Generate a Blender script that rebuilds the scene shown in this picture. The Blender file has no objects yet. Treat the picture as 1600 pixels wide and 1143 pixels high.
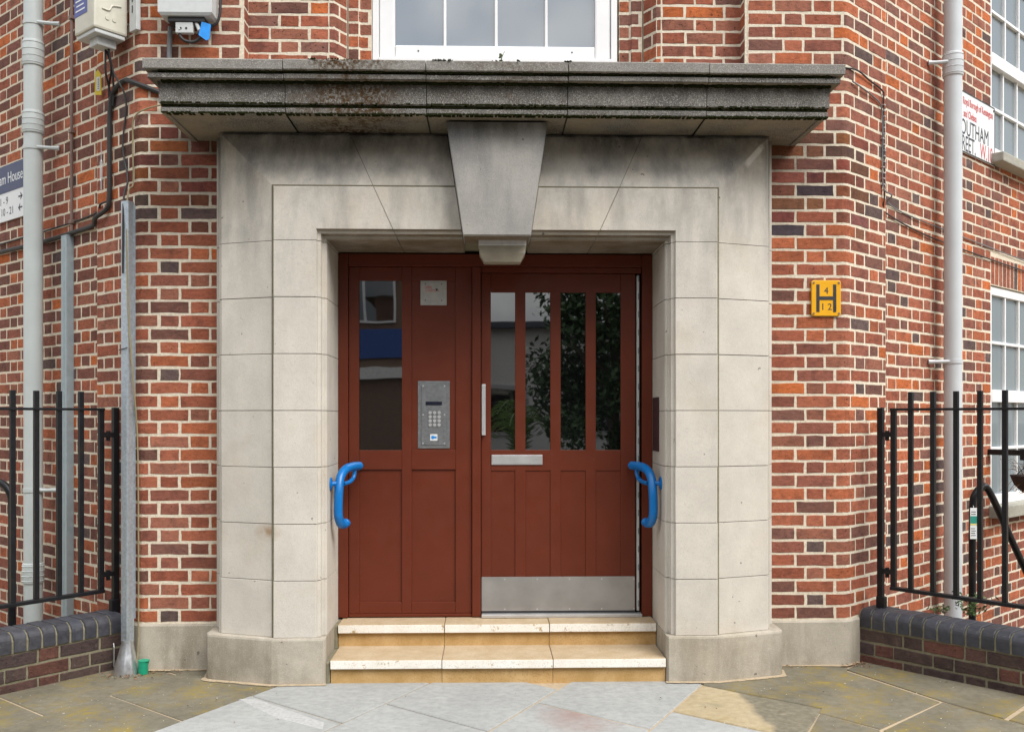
import bpy, bmesh, math, random
from mathutils import Vector, Matrix
R = math.radians
rnd = random.Random(7)
scene = bpy.context.scene

# ------------------------------------------------------------------ camera
FPX = 1468.0
CAM = Vector((-0.05, -5.3, 1.415)); YAW = R(1.5)
cd = bpy.data.cameras.new('camera'); cam = bpy.data.objects.new('camera', cd)
scene.collection.objects.link(cam); scene.camera = cam
cam.location = CAM; cam.rotation_euler = (R(90), 0, -YAW)
cd.sensor_width = 36.0; cd.lens = FPX / 1600 * 36; cd.shift_y = 78.5 / 1600
cd.clip_start = 0.05; cd.clip_end = 600

# ------------------------------------------------------------------ sky, sun, exposure
SUN_DIR = Vector((0.55, -0.6, 0.95)).normalized()
world = bpy.data.worlds.new('World'); scene.world = world; world.use_nodes = True
wn = world.node_tree.nodes; wl = world.node_tree.links; wn.clear()
sky = wn.new('ShaderNodeTexSky'); sky.sky_type = 'NISHITA'; sky.sun_disc = False
sky.sun_elevation = math.asin(SUN_DIR.z); sky.sun_rotation = math.atan2(SUN_DIR.x, SUN_DIR.y)
sky.dust_density = 2.0; sky.air_density = 1.0
tc = wn.new('ShaderNodeTexCoord'); cn = wn.new('ShaderNodeTexNoise'); cn.inputs['Scale'].default_value = 2.6
cn.inputs['Detail'].default_value = 7; cn.inputs['Roughness'].default_value = 0.55
cr = wn.new('ShaderNodeValToRGB'); cr.color_ramp.elements[0].position = 0.36; cr.color_ramp.elements[1].position = 0.6
cr.color_ramp.elements[0].color = (0.5, 0.5, 0.5, 1)
cn2 = wn.new('ShaderNodeTexNoise'); cn2.inputs['Scale'].default_value = 5.0; cn2.inputs['Detail'].default_value = 5
cc = wn.new('ShaderNodeValToRGB'); cc.color_ramp.elements[0].color = (4.6, 4.9, 5.4, 1); cc.color_ramp.elements[1].color = (11.5, 11.4, 11.0, 1)
cc.color_ramp.elements[0].position = 0.35; cc.color_ramp.elements[1].position = 0.65
mx = wn.new('ShaderNodeMixRGB'); bg = wn.new('ShaderNodeBackground'); wo = wn.new('ShaderNodeOutputWorld')
wl.new(tc.outputs['Generated'], cn.inputs['Vector']); wl.new(tc.outputs['Generated'], cn2.inputs['Vector'])
wl.new(cn.outputs['Fac'], cr.inputs['Fac']); wl.new(cn2.outputs['Fac'], cc.inputs['Fac'])
wl.new(cr.outputs['Color'], mx.inputs['Fac']); wl.new(sky.outputs['Color'], mx.inputs['Color1']); wl.new(cc.outputs['Color'], mx.inputs['Color2'])
sx_ = wn.new('ShaderNodeSeparateXYZ'); wl.new(tc.outputs['Generated'], sx_.inputs[0])
zr = wn.new('ShaderNodeMapRange'); zr.inputs['From Min'].default_value = 0; zr.inputs['From Max'].default_value = 1
zr.inputs['To Min'].default_value = 0.42; zr.inputs['To Max'].default_value = 1.7; wl.new(sx_.outputs['Z'], zr.inputs['Value'])
mg = wn.new('ShaderNodeMixRGB'); mg.blend_type = 'MULTIPLY'; mg.inputs[0].default_value = 1.0
wl.new(mx.outputs['Color'], mg.inputs[1]); wl.new(zr.outputs['Result'], mg.inputs[2])
wl.new(mg.outputs['Color'], bg.inputs['Color']); bg.inputs['Strength'].default_value = 0.085
wl.new(bg.outputs['Background'], wo.inputs['Surface'])
sd = bpy.data.lights.new('sun', 'SUN'); sd.energy = 1.5; sd.angle = R(34); sd.color = (1.0, 0.975, 0.94)
so = bpy.data.objects.new('sun', sd); scene.collection.objects.link(so)
so.location = SUN_DIR * 40; so.rotation_euler = SUN_DIR.to_track_quat('Z', 'Y').to_euler()
scene.view_settings.view_transform = 'Standard'; scene.view_settings.look = 'None'
scene.view_settings.gamma = 1; scene.view_settings.use_curve_mapping = False
scene.view_settings.exposure = 1.1
scene.render.engine = 'CYCLES'

# ------------------------------------------------------------------ helpers: materials
class NT:
    def __init__(s, name):
        s.m = bpy.data.materials.new(name); s.m.use_nodes = True
        s.n = s.m.node_tree.nodes; s.l = s.m.node_tree.links; s.n.clear()
        s.b = s.n.new('ShaderNodeBsdfPrincipled'); o = s.n.new('ShaderNodeOutputMaterial')
        s.l.new(s.b.outputs[0], o.inputs['Surface'])
        s.pos = s.n.new('ShaderNodeNewGeometry').outputs['Position']
    def put(s, sock, v):
        if hasattr(v, 'is_output'): s.l.new(v, sock)
        elif isinstance(v, tuple) and len(v) == 3 and sock.type == 'RGBA': sock.default_value = (*v, 1)
        else: sock.default_value = v
    def set(s, **k):
        for a, v in k.items(): s.put(s.b.inputs[a.replace('_', ' ')], v)
    def scale(s, v, sc):
        n = s.n.new('ShaderNodeVectorMath'); n.operation = 'MULTIPLY'; s.put(n.inputs[0], v); n.inputs[1].default_value = sc
        return n.outputs[0]
    def noise(s, scale, detail=3, rough=0.55, vec=None, dist=0):
        n = s.n.new('ShaderNodeTexNoise'); n.inputs['Scale'].default_value = scale; n.inputs['Detail'].default_value = detail
        n.inputs['Roughness'].default_value = rough; n.inputs['Distortion'].default_value = dist
        s.l.new(vec if vec is not None else s.pos, n.inputs['Vector']); return n.outputs['Fac']
    def ramp(s, fac, a, b, ca=0.0, cb=1.0):
        n = s.n.new('ShaderNodeMapRange'); n.clamp = True; s.put(n.inputs['Value'], fac)
        n.inputs['From Min'].default_value = a; n.inputs['From Max'].default_value = b
        n.inputs['To Min'].default_value = ca; n.inputs['To Max'].default_value = cb
        return n.outputs['Result']
    def mix(s, fac, a, b, mode='MIX'):
        n = s.n.new('ShaderNodeMixRGB'); n.blend_type = mode
        s.put(n.inputs[0], fac); s.put(n.inputs[1], a); s.put(n.inputs[2], b); return n.outputs[0]
    def math(s, op, a, b=0.0):
        n = s.n.new('ShaderNodeMath'); n.operation = op; s.put(n.inputs[0], a); s.put(n.inputs[1], b); return n.outputs[0]
    def sep(s, v=None):
        n = s.n.new('ShaderNodeSeparateXYZ'); s.put(n.inputs[0], v if v is not None else s.pos); return n.outputs
    def bump(s, h, strength=0.5, dist=0.002):
        n = s.n.new('ShaderNodeBump'); n.inputs['Strength'].default_value = strength; n.inputs['Distance'].default_value = dist
        s.put(n.inputs['Height'], h); s.l.new(n.outputs[0], s.b.inputs['Normal'])
    def gray(s, v):
        n = s.n.new('ShaderNodeCombineColor'); [s.put(n.inputs[i], v) for i in range(3)]; return n.outputs[0]

def simple(name, col, rough=0.6, metal=0.0, var=0.12, nscale=30, bump=0.0, spec=0.5, col2=None):
    t = NT(name); f = t.noise(nscale, 4)
    c = t.mix(t.ramp(f, 0.3, 0.7), tuple(x * (1 - var) for x in col), tuple(min(1, x * (1 + var)) for x in col))
    if col2: c = t.mix(t.ramp(t.noise(nscale * 0.4, 5, 0.7), 0.52, 0.68), c, col2)
    t.set(Base_Color=c, Roughness=t.ramp(f, 0.2, 0.8, rough * 0.85, min(1, rough * 1.15)), Metallic=metal, Specular_IOR_Level=spec)
    if bump: t.bump(t.noise(nscale * 6, 3), bump, 0.002)
    return t.m

def brick_material(name, source):
    t = NT(name)
    if source == 'object':
        n = t.n.new('ShaderNodeObjectInfo'); c = n.outputs['Color']
    else:
        n = t.n.new('ShaderNodeVertexColor'); n.layer_name = 'brick_colour'; c = n.outputs['Color']
    big = t.noise(13, 3); mid = t.noise(1.0, 5, 0.7, t.scale(t.pos, (34, 34, 62))); fine = t.noise(170, 3, 0.6); pits = t.noise(95, 2, 0.5)
    c = t.mix(1.0, c, t.gray(t.ramp(mid, 0.25, 0.75, 0.68, 1.34)), 'MULTIPLY')
    c = t.mix(t.ramp(big, 0.48, 0.72, 0, 0.62), c, t.mix(1.0, c, (0.42, 0.46, 0.55), 'MULTIPLY'))
    c = t.mix(t.ramp(t.noise(16, 3, 0.6), 0.56, 0.72, 0, 0.4), c, t.mix(1.0, c, (1.45, 1.3, 1.15), 'MULTIPLY'))
    c = t.mix(t.ramp(fine, 0.56, 0.74, 0, 0.38), c, (0.03, 0.02, 0.018))
    c = t.mix(t.ramp(pits, 0.66, 0.72, 0, 0.85), c, (0.018, 0.012, 0.01))
    c = t.mix(t.ramp(t.noise(30, 5, 0.7), 0.62, 0.8, 0, 0.35), c, (0.42, 0.36, 0.3))
    t.set(Base_Color=c, Roughness=0.92, Specular_IOR_Level=0.2)
    t.bump(t.math('ADD', t.math('MULTIPLY', mid, 1.2), t.math('ADD', t.math('MULTIPLY', fine, 0.6), t.math('MULTIPLY', t.ramp(pits, 0.64, 0.72), -1.2))), 0.75, 0.0045)
    return t.m
M = {}
M['brick'] = brick_material('brick_face', 'object'); M['brick_mass'] = brick_material('brick_face_mass', 'attr')

def mortar_material(name, col, dirt=(0.2, 0.17, 0.13)):
    t = NT(name); n = t.noise(60, 4, 0.6); d = t.noise(3.5, 5, 0.6)
    c = t.mix(t.ramp(n, 0.3, 0.7), tuple(x * 0.82 for x in col), tuple(min(1, x * 1.1) for x in col))
    c = t.mix(t.ramp(d, 0.56, 0.74, 0, 0.5), c, dirt)
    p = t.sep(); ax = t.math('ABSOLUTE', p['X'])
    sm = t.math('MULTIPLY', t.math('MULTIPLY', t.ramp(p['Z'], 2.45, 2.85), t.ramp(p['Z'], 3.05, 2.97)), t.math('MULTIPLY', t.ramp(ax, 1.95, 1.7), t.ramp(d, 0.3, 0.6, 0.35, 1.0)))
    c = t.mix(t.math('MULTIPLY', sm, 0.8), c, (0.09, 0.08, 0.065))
    t.set(Base_Color=c, Roughness=0.95, Specular_IOR_Level=0.1); t.bump(t.math('ADD', t.noise(160, 3), n), 0.8, 0.004)
    return t.m
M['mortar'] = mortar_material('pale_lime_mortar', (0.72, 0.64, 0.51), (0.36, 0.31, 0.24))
M['mortar_low'] = mortar_material('weathered_mortar', (0.23, 0.21, 0.145), (0.1, 0.1, 0.05))
M['patch'] = mortar_material('pale_cement_patch', (0.42, 0.42, 0.41), (0.2, 0.19, 0.17))
M['joint'] = mortar_material('sandy_joint_mortar', (0.44, 0.35, 0.24), (0.2, 0.18, 0.13))

def stone_material(name, base, dark, stain=0.6, warm=(0.46, 0.37, 0.26), low=False):
    t = NT(name); p = t.sep()
    fine = t.noise(240, 2, 0.6); mid = t.noise(5, 5, 0.6)
    st = t.noise(1.0, 5, 0.62, t.scale(t.pos, (5.5, 5.5, 1.3)))
    c = t.mix(t.ramp(mid, 0.3, 0.7), tuple(x * 0.9 for x in base), tuple(min(1, x * 1.07) for x in base))
    c = t.mix(t.ramp(t.noise(2.4, 4), 0.52, 0.7, 0, 0.35), c, warm)
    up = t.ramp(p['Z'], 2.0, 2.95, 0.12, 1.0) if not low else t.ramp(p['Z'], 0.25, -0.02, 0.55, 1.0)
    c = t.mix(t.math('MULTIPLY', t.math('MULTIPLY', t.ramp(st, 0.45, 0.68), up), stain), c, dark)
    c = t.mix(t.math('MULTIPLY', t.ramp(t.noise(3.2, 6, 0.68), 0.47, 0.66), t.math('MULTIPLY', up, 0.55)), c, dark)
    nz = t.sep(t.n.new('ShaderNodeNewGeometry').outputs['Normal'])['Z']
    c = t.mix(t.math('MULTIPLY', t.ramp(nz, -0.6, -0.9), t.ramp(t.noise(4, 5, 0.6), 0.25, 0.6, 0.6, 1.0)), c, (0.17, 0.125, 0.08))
    if not low:
        top_dark = t.math('MULTIPLY', t.ramp(p['Z'], 2.78, 2.95), t.ramp(t.noise(1.0, 5, 0.65, t.scale(t.pos, (7, 7, 2.5))), 0.36, 0.62))  # dark streaky band, stronger towards the top of the stone
        c = t.mix(t.math('MULTIPLY', top_dark, 0.85), c, (0.07, 0.066, 0.055))
    c = t.mix(t.ramp(fine, 0.56, 0.7, 0, 0.42), c, tuple(x * 0.45 for x in base))
    c = t.mix(t.ramp(t.noise(300, 1), 0.62, 0.7, 0, 0.4), c, (0.75, 0.72, 0.66))
    c = t.mix(t.ramp(t.noise(26, 2), 0.735, 0.76, 0, 0.7), c, (0.09, 0.08, 0.07))
    if not low:                      # a pale scrape and a rusty blot
        dx, dz = t.math('SUBTRACT', p['X'], 1.405), t.math('SUBTRACT', p['Z'], 2.835)
        u = t.math('ABSOLUTE', t.math('ADD', t.math('MULTIPLY', dx, 0.66), t.math('MULTIPLY', dz, 0.75))); v = t.math('ABSOLUTE', t.math('SUBTRACT', t.math('MULTIPLY', dx, 0.75), t.math('MULTIPLY', dz, 0.66)))
        c = t.mix(t.math('MULTIPLY', t.math('MULTIPLY', t.ramp(u, 0.085, 0.06), t.ramp(v, 0.02, 0.012)), t.ramp(t.noise(30, 4), 0.3, 0.5, 0.3, 0.9)), c, (0.72, 0.7, 0.66))
        d = t.n.new('ShaderNodeVectorMath'); d.operation = 'DISTANCE'; t.l.new(t.scale(t.pos, (1, 0, 1.6)), d.inputs[0]); d.inputs[1].default_value = (-1.215, 0, 1.28)
        c = t.mix(t.math('MULTIPLY', t.ramp(d.outputs['Value'], 0.09, 0.01), t.ramp(t.noise(20, 4), 0.3, 0.6, 0.2, 0.8)), c, (0.3, 0.18, 0.08))
    t.set(Base_Color=c, Roughness=0.93, Specular_IOR_Level=0.15)
    t.bump(t.math('ADD', t.math('MULTIPLY', fine, 0.7), t.noise(45, 4)), 0.35, 0.003)
    return t.m
M['stone'] = stone_material('portland_cast_stone', (0.60, 0.56, 0.495), (0.2, 0.195, 0.185), 0.9)
M['stone_plinth'] = stone_material('grey_plinth_stone', (0.45, 0.405, 0.335), (0.19, 0.165, 0.12), 0.9, (0.34, 0.29, 0.2), True)
M['keystone'] = stone_material('grey_keystone', (0.36, 0.345, 0.32), (0.17, 0.17, 0.175), 0.9, (0.36, 0.34, 0.3))

def cornice_material():
    t = NT('weathered_cornice_stone'); p = t.sep()
    fine = t.noise(150, 2, 0.6); sp = t.noise(210, 1, 0.5); mid = t.noise(4, 5, 0.6)
    c = t.mix(t.ramp(mid, 0.3, 0.7), (0.115, 0.108, 0.10), (0.225, 0.215, 0.198))
    c = t.mix(t.ramp(fine, 0.5, 0.66, 0, 0.75), c, (0.05, 0.047, 0.042))
    c = t.mix(t.ramp(sp, 0.57, 0.68, 0, 0.8), c, (0.48, 0.46, 0.42))
    # soot streaks on the fascia, buff unweathered soffit, rusty-brown and green moss in patches
    so = t.math('MULTIPLY', t.math('MULTIPLY', t.ramp(p['Z'], 3.02, 3.10), t.ramp(p['Z'], 3.115, 3.108)), t.ramp(t.noise(1.0, 4, 0.6, t.scale(t.pos, (14, 14, 5))), 0.3, 0.6))
    c = t.mix(t.math('MULTIPLY', so, 0.8), c, (0.04, 0.037, 0.03))
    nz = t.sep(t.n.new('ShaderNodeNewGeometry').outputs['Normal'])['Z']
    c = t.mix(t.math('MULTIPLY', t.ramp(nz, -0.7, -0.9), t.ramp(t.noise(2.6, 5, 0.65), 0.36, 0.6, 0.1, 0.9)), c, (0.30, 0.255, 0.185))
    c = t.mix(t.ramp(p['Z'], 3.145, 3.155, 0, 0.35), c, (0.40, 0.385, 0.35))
    patch = t.math('MULTIPLY', t.ramp(t.noise(5.5, 4, 0.7), 0.40, 0.56), t.ramp(t.noise(60, 3, 0.7), 0.38, 0.55))
    near = t.math('MULTIPLY', t.ramp(p['X'], -1.12, -0.85), t.ramp(p['X'], -0.42, -0.62))
    mid2 = t.math('MULTIPLY', t.ramp(p['X'], -0.4, -0.1), t.ramp(p['X'], 0.55, 0.2))
    c = t.mix(t.math('MULTIPLY', patch, t.math('ADD', t.math('MULTIPLY', near, 0.85), t.math('ADD', t.math('MULTIPLY', mid2, 0.35), 0.1))), c, (0.060, 0.030, 0.008))
    c = t.mix(t.ramp(t.noise(7, 4, 0.7), 0.6, 0.74, 0, 0.4), c, (0.05, 0.05, 0.025))
    t.set(Base_Color=c, Roughness=0.95, Specular_IOR_Level=0.1)
    t.bump(t.math('ADD', fine, t.math('MULTIPLY', t.noise(30, 4), 0.8)), 0.6, 0.004)
    return t.m
M['cornice'] = cornice_material()
def moss_material():
    t = NT('dark_green_moss'); f = t.noise(140, 3, 0.7)
    t.set(Base_Color=t.mix(t.ramp(f, 0.35, 0.65), (0.008, 0.010, 0.004), (0.034, 0.037, 0.014)), Roughness=1.0, Specular_IOR_Level=0.0)
    t.bump(f, 1.0, 0.006); return t.m
M['moss'] = moss_material()

def slab_material(name, a, b, lichen=0.0, rust=0.0, half=False):
    t = NT(name); n1 = t.noise(2.2, 5, 0.6); n2 = t.noise(24, 5, 0.65); f = t.noise(190, 2)
    sc = t.noise(1.0, 4, 0.6, t.scale(t.pos, (9, 26, 9)))
    c = t.mix(t.ramp(n1, 0.3, 0.7), a, b)
    c = t.mix(t.ramp(n2, 0.4, 0.7, 0, 0.4), c, tuple(x * 0.62 for x in a))
    if lichen:
        c = t.mix(t.math('MULTIPLY', t.math('MULTIPLY', t.ramp(t.noise(3.1, 4, 0.7), 0.47, 0.66), t.ramp(n2, 0.36, 0.62)), lichen), c, (0.27, 0.20, 0.04))
        c = t.mix(t.ramp(t.noise(2.6, 4, 0.6), 0.58, 0.72, 0, 0.5), c, (0.13, 0.15, 0.105))
        c = t.mix(t.ramp(t.noise(48, 1), 0.74, 0.76), c, (0.48, 0.46, 0.4))
    if rust:
        d = t.n.new('ShaderNodeVectorMath'); d.operation = 'DISTANCE'; t.l.new(t.scale(t.pos, (1, 0.75, 1)), d.inputs[0]); d.inputs[1].default_value = (0.40, -0.63, 0)
        c = t.mix(t.math('MULTIPLY', t.ramp(d.outputs['Value'], 0.24, 0.05), t.ramp(t.noise(5, 4), 0.3, 0.6, 0.3, rust)), c, (0.27, 0.15, 0.12))
    if half:
        p = t.sep(); e = t.math('ADD', p['X'], t.math('MULTIPLY', t.noise(9, 4), 0.10))
        c = t.mix(t.ramp(e, 1.27, 1.31), c, t.mix(t.ramp(n2, 0.4, 0.6), (0.14, 0.125, 0.09), (0.2, 0.18, 0.13)))
    c = t.mix(t.ramp(sc, 0.58, 0.72, 0, 0.28), c, tuple(min(1, x * 1.4) for x in b))
    c = t.mix(t.ramp(f, 0.58, 0.72, 0, 0.35), c, tuple(x * 0.45 for x in a))
    t.set(Base_Color=c, Roughness=t.ramp(n2, 0.3, 0.7, 0.75, 0.95), Specular_IOR_Level=0.25)
    t.bump(t.math('ADD', t.math('MULTIPLY', n2, 1.0), t.math('MULTIPLY', f, 0.25)), 0.4, 0.004)
    return t.m
M['slab_grey'] = slab_material('grey_york_stone', (0.30, 0.305, 0.295), (0.375, 0.38, 0.365))
M['slab_rust'] = slab_material('rust_flushed_york_stone', (0.30, 0.305, 0.295), (0.375, 0.38, 0.365), 0, 0.75)
M['slab_moss'] = slab_material('mossy_york_stone', (0.125, 0.112, 0.08), (0.215, 0.192, 0.14), 1.0)
M['slab_yellow'] = slab_material('buff_york_stone', (0.35, 0.275, 0.16), (0.42, 0.35, 0.23), 0.25, 0, True)
M['road'] = slab_material('asphalt', (0.05, 0.05, 0.05), (0.075, 0.073, 0.07))

def step_material(name, base, alt, paint=False):
    t = NT(name); f = t.noise(170, 2); n = t.noise(9, 4, 0.65)
    c = t.mix(t.ramp(n, 0.35, 0.68), base, alt)
    c = t.mix(t.ramp(f, 0.55, 0.68, 0, 0.5), c, tuple(x * 0.5 for x in base))
    if paint: c = t.mix(t.ramp(t.noise(22, 5, 0.75), 0.585, 0.66), c, (0.42, 0.3, 0.16))
    t.set(Base_Color=c, Roughness=0.85, Specular_IOR_Level=0.25); t.bump(t.math('ADD', f, n), 0.4, 0.003)
    return t.m
M['step_tread'] = step_material('buff_step_stone', (0.43, 0.325, 0.20), (0.51, 0.40, 0.27))
M['step_riser'] = step_material('ochre_step_stone', (0.44, 0.27, 0.10), (0.56, 0.37, 0.17))
M['step_paint'] = step_material('worn_white_nosing_paint', (0.76, 0.72, 0.64), (0.84, 0.81, 0.75), True)

def paint_material(name, col, rough=0.42):
    t = NT(name); n = t.noise(3, 4); s = t.noise(1.0, 4, 0.7, t.scale(t.pos, (60, 60, 420)))
    c = t.mix(t.ramp(n, 0.3, 0.7), tuple(x * 0.9 for x in col), tuple(x * 1.1 for x in col))
    c = t.mix(t.ramp(s, 0.73, 0.78, 0, 0.55), c, tuple(min(1, x * 1.5 + 0.06) for x in col))
    c = t.mix(t.ramp(t.noise(24, 3, 0.8), 0.765, 0.79, 0, 0.7), c, (0.5, 0.36, 0.3))
    t.set(Base_Color=c, Roughness=t.ramp(t.noise(14, 4), 0.3, 0.7, rough * 0.85, rough * 1.25), Specular_IOR_Level=0.28)
    t.bump(t.noise(1.0, 4, 0.6, t.scale(t.pos, (110, 110, 14))), 0.12, 0.002)
    return t.m
M['red_paint'] = paint_material('oxblood_door_paint', (0.125, 0.025, 0.0108))
M['white_pvc'] = simple('white_window_frame', (0.80, 0.80, 0.80), 0.35, var=0.04, nscale=6)
M['pipe_grey'] = simple('grey_green_pipe_paint', (0.50, 0.545, 0.54), 0.4, var=0.05, nscale=7)
M['pipe_pale'] = simple('pale_grey_pipe_paint', (0.54, 0.57, 0.59), 0.4, var=0.04, nscale=7)
M['galv'] = simple('galvanised_steel', (0.47, 0.53, 0.58), 0.38, 0.65, 0.16, 60)
M['galv_bright'] = simple('bright_galvanised_cone', (0.62, 0.64, 0.66), 0.3, 0.85, 0.12, 40)
M['channel'] = simple('painted_steel_channel', (0.36, 0.43, 0.46), 0.45, 0.3, 0.08, 25)
M['brown_pipe'] = simple('dull_brown_conduit', (0.19, 0.125, 0.105), 0.6)
M['black_iron'] = simple('black_railing_paint', (0.007, 0.0075, 0.010), 0.42, var=0.3, nscale=40, bump=0.25, spec=0.3, col2=(0.016, 0.014, 0.012))
M['black_cable'] = simple('black_cable_sheath', (0.022, 0.021, 0.021), 0.6)
M['grey_cable'] = simple('grey_cable_sheath', (0.16, 0.165, 0.17), 0.6)
M['tan_cable'] = simple('yellowed_cable_sheath', (0.26, 0.22, 0.12), 0.6)
M['steel'] = simple('brushed_stainless_steel', (0.42, 0.405, 0.39), 0.42, 0.75, 0.1, 8, 0.1)
M['steel_pale'] = simple('pale_aluminium', (0.60, 0.60, 0.60), 0.4, 0.6, 0.06, 14)
M['panel_steel'] = simple('grey_intercom_steel', (0.25, 0.26, 0.265), 0.4, 0.6, 0.14, 60)
M['switch_steel'] = simple('dull_switch_steel', (0.42, 0.41, 0.39), 0.5, 0.3, 0.1, 30)
M['blue_plastic'] = simple('bright_blue_grab_rail', (0.001, 0.15, 0.46), 0.33, var=0.08)
M['cream_plastic'] = simple('cream_enclosure', (0.58, 0.56, 0.47), 0.5, var=0.06, nscale=9, col2=(0.5, 0.48, 0.38))
M['grey_plastic'] = simple('light_grey_enclosure', (0.55, 0.57, 0.565), 0.45, var=0.05)
M['dark_plastic'] = simple('dark_grey_plastic', (0.04, 0.04, 0.043), 0.5)
M['navy'] = simple('navy_sign_blue', (0.022, 0.032, 0.10), 0.4)
M['sticker_blue'] = simple('sticker_blue', (0.075, 0.09, 0.30), 0.5)
M['sign_white'] = simple('white_sign_face', (0.72, 0.74, 0.75), 0.35, var=0.03)
M['sign_yellow'] = simple('amber_sign_enamel', (0.80, 0.40, 0.012), 0.35, var=0.06, nscale=9)
M['ink_black'] = simple('black_ink', (0.03, 0.032, 0.037), 0.5)
M['ink_grey'] = simple('slate_ink', (0.05, 0.055, 0.068), 0.5)
M['ink_red'] = simple('red_ink', (0.55, 0.06, 0.05), 0.5)
M['tag_yellow'] = simple('yellow_tag', (0.72, 0.55, 0.03), 0.5)
M['tag_blue'] = simple('blue_tag', (0.01, 0.25, 0.72), 0.4)
M['green_plastic'] = simple('green_pipe_cap', (0.01, 0.30, 0.17), 0.45)
M['tag_green'] = simple('green_label', (0.02, 0.24, 0.19), 0.5)
M['purple_plate'] = simple('dark_maroon_plate', (0.045, 0.016, 0.018), 0.5)
M['lamp_white'] = simple('white_lamp_body', (0.68, 0.68, 0.69), 0.4)
M['lamp_lens'] = simple('yellowed_lamp_diffuser', (0.37, 0.335, 0.26), 0.4, var=0.14, nscale=20, spec=0.6)
M['lead'] = simple('grey_lead_sill', (0.33, 0.32, 0.27), 0.7)
M['leaf'] = simple('weed_leaf', (0.055, 0.10, 0.02), 0.6, var=0.35, nscale=60)
M['leaf_dark'] = simple('tree_leaf', (0.035, 0.075, 0.018), 0.6, var=0.4, nscale=6)
M['leaf_dead'] = simple('dead_leaf', (0.19, 0.10, 0.05), 0.8, var=0.5, nscale=90)
M['palm'] = simple('palm_frond', (0.12, 0.20, 0.04), 0.5, var=0.3)
M['bark'] = simple('bark', (0.10, 0.075, 0.055), 0.9, bump=0.6)
M['bluepanel'] = simple('blue_facade_panel', (0.03, 0.09, 0.32), 0.4)
M['render_white'] = simple('white_render', (0.75, 0.74, 0.71), 0.8)
M['opp_brick'] = simple('brown_brick_far', (0.2, 0.13, 0.09), 0.9, nscale=15)
M['roof_slate'] = simple('slate_roof', (0.08, 0.09, 0.11), 0.6)
M['basket'] = simple('dark_coir_basket', (0.03, 0.018, 0.014), 0.9)
def glass_material(name, base, ior, rough=0.015):
    t = NT(name); t.set(Base_Color=base, Roughness=rough, IOR=ior, Specular_IOR_Level=0.5)
    n = t.noise(1.7, 2); t.bump(n, 0.035, 0.02); return t.m
M['glass_dark'] = glass_material('dark_door_glass', (0.003, 0.0035, 0.004), 2.7)
M['glass_sky'] = glass_material('window_glass', (0.09, 0.12, 0.16), 2.7)
M['glass_curtain'] = glass_material('curtained_window_glass', (0.20, 0.235, 0.25), 1.7, 0.03)
M['lcd'] = glass_material('dark_display', (0.012, 0.015, 0.03), 1.5, 0.1)

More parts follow.
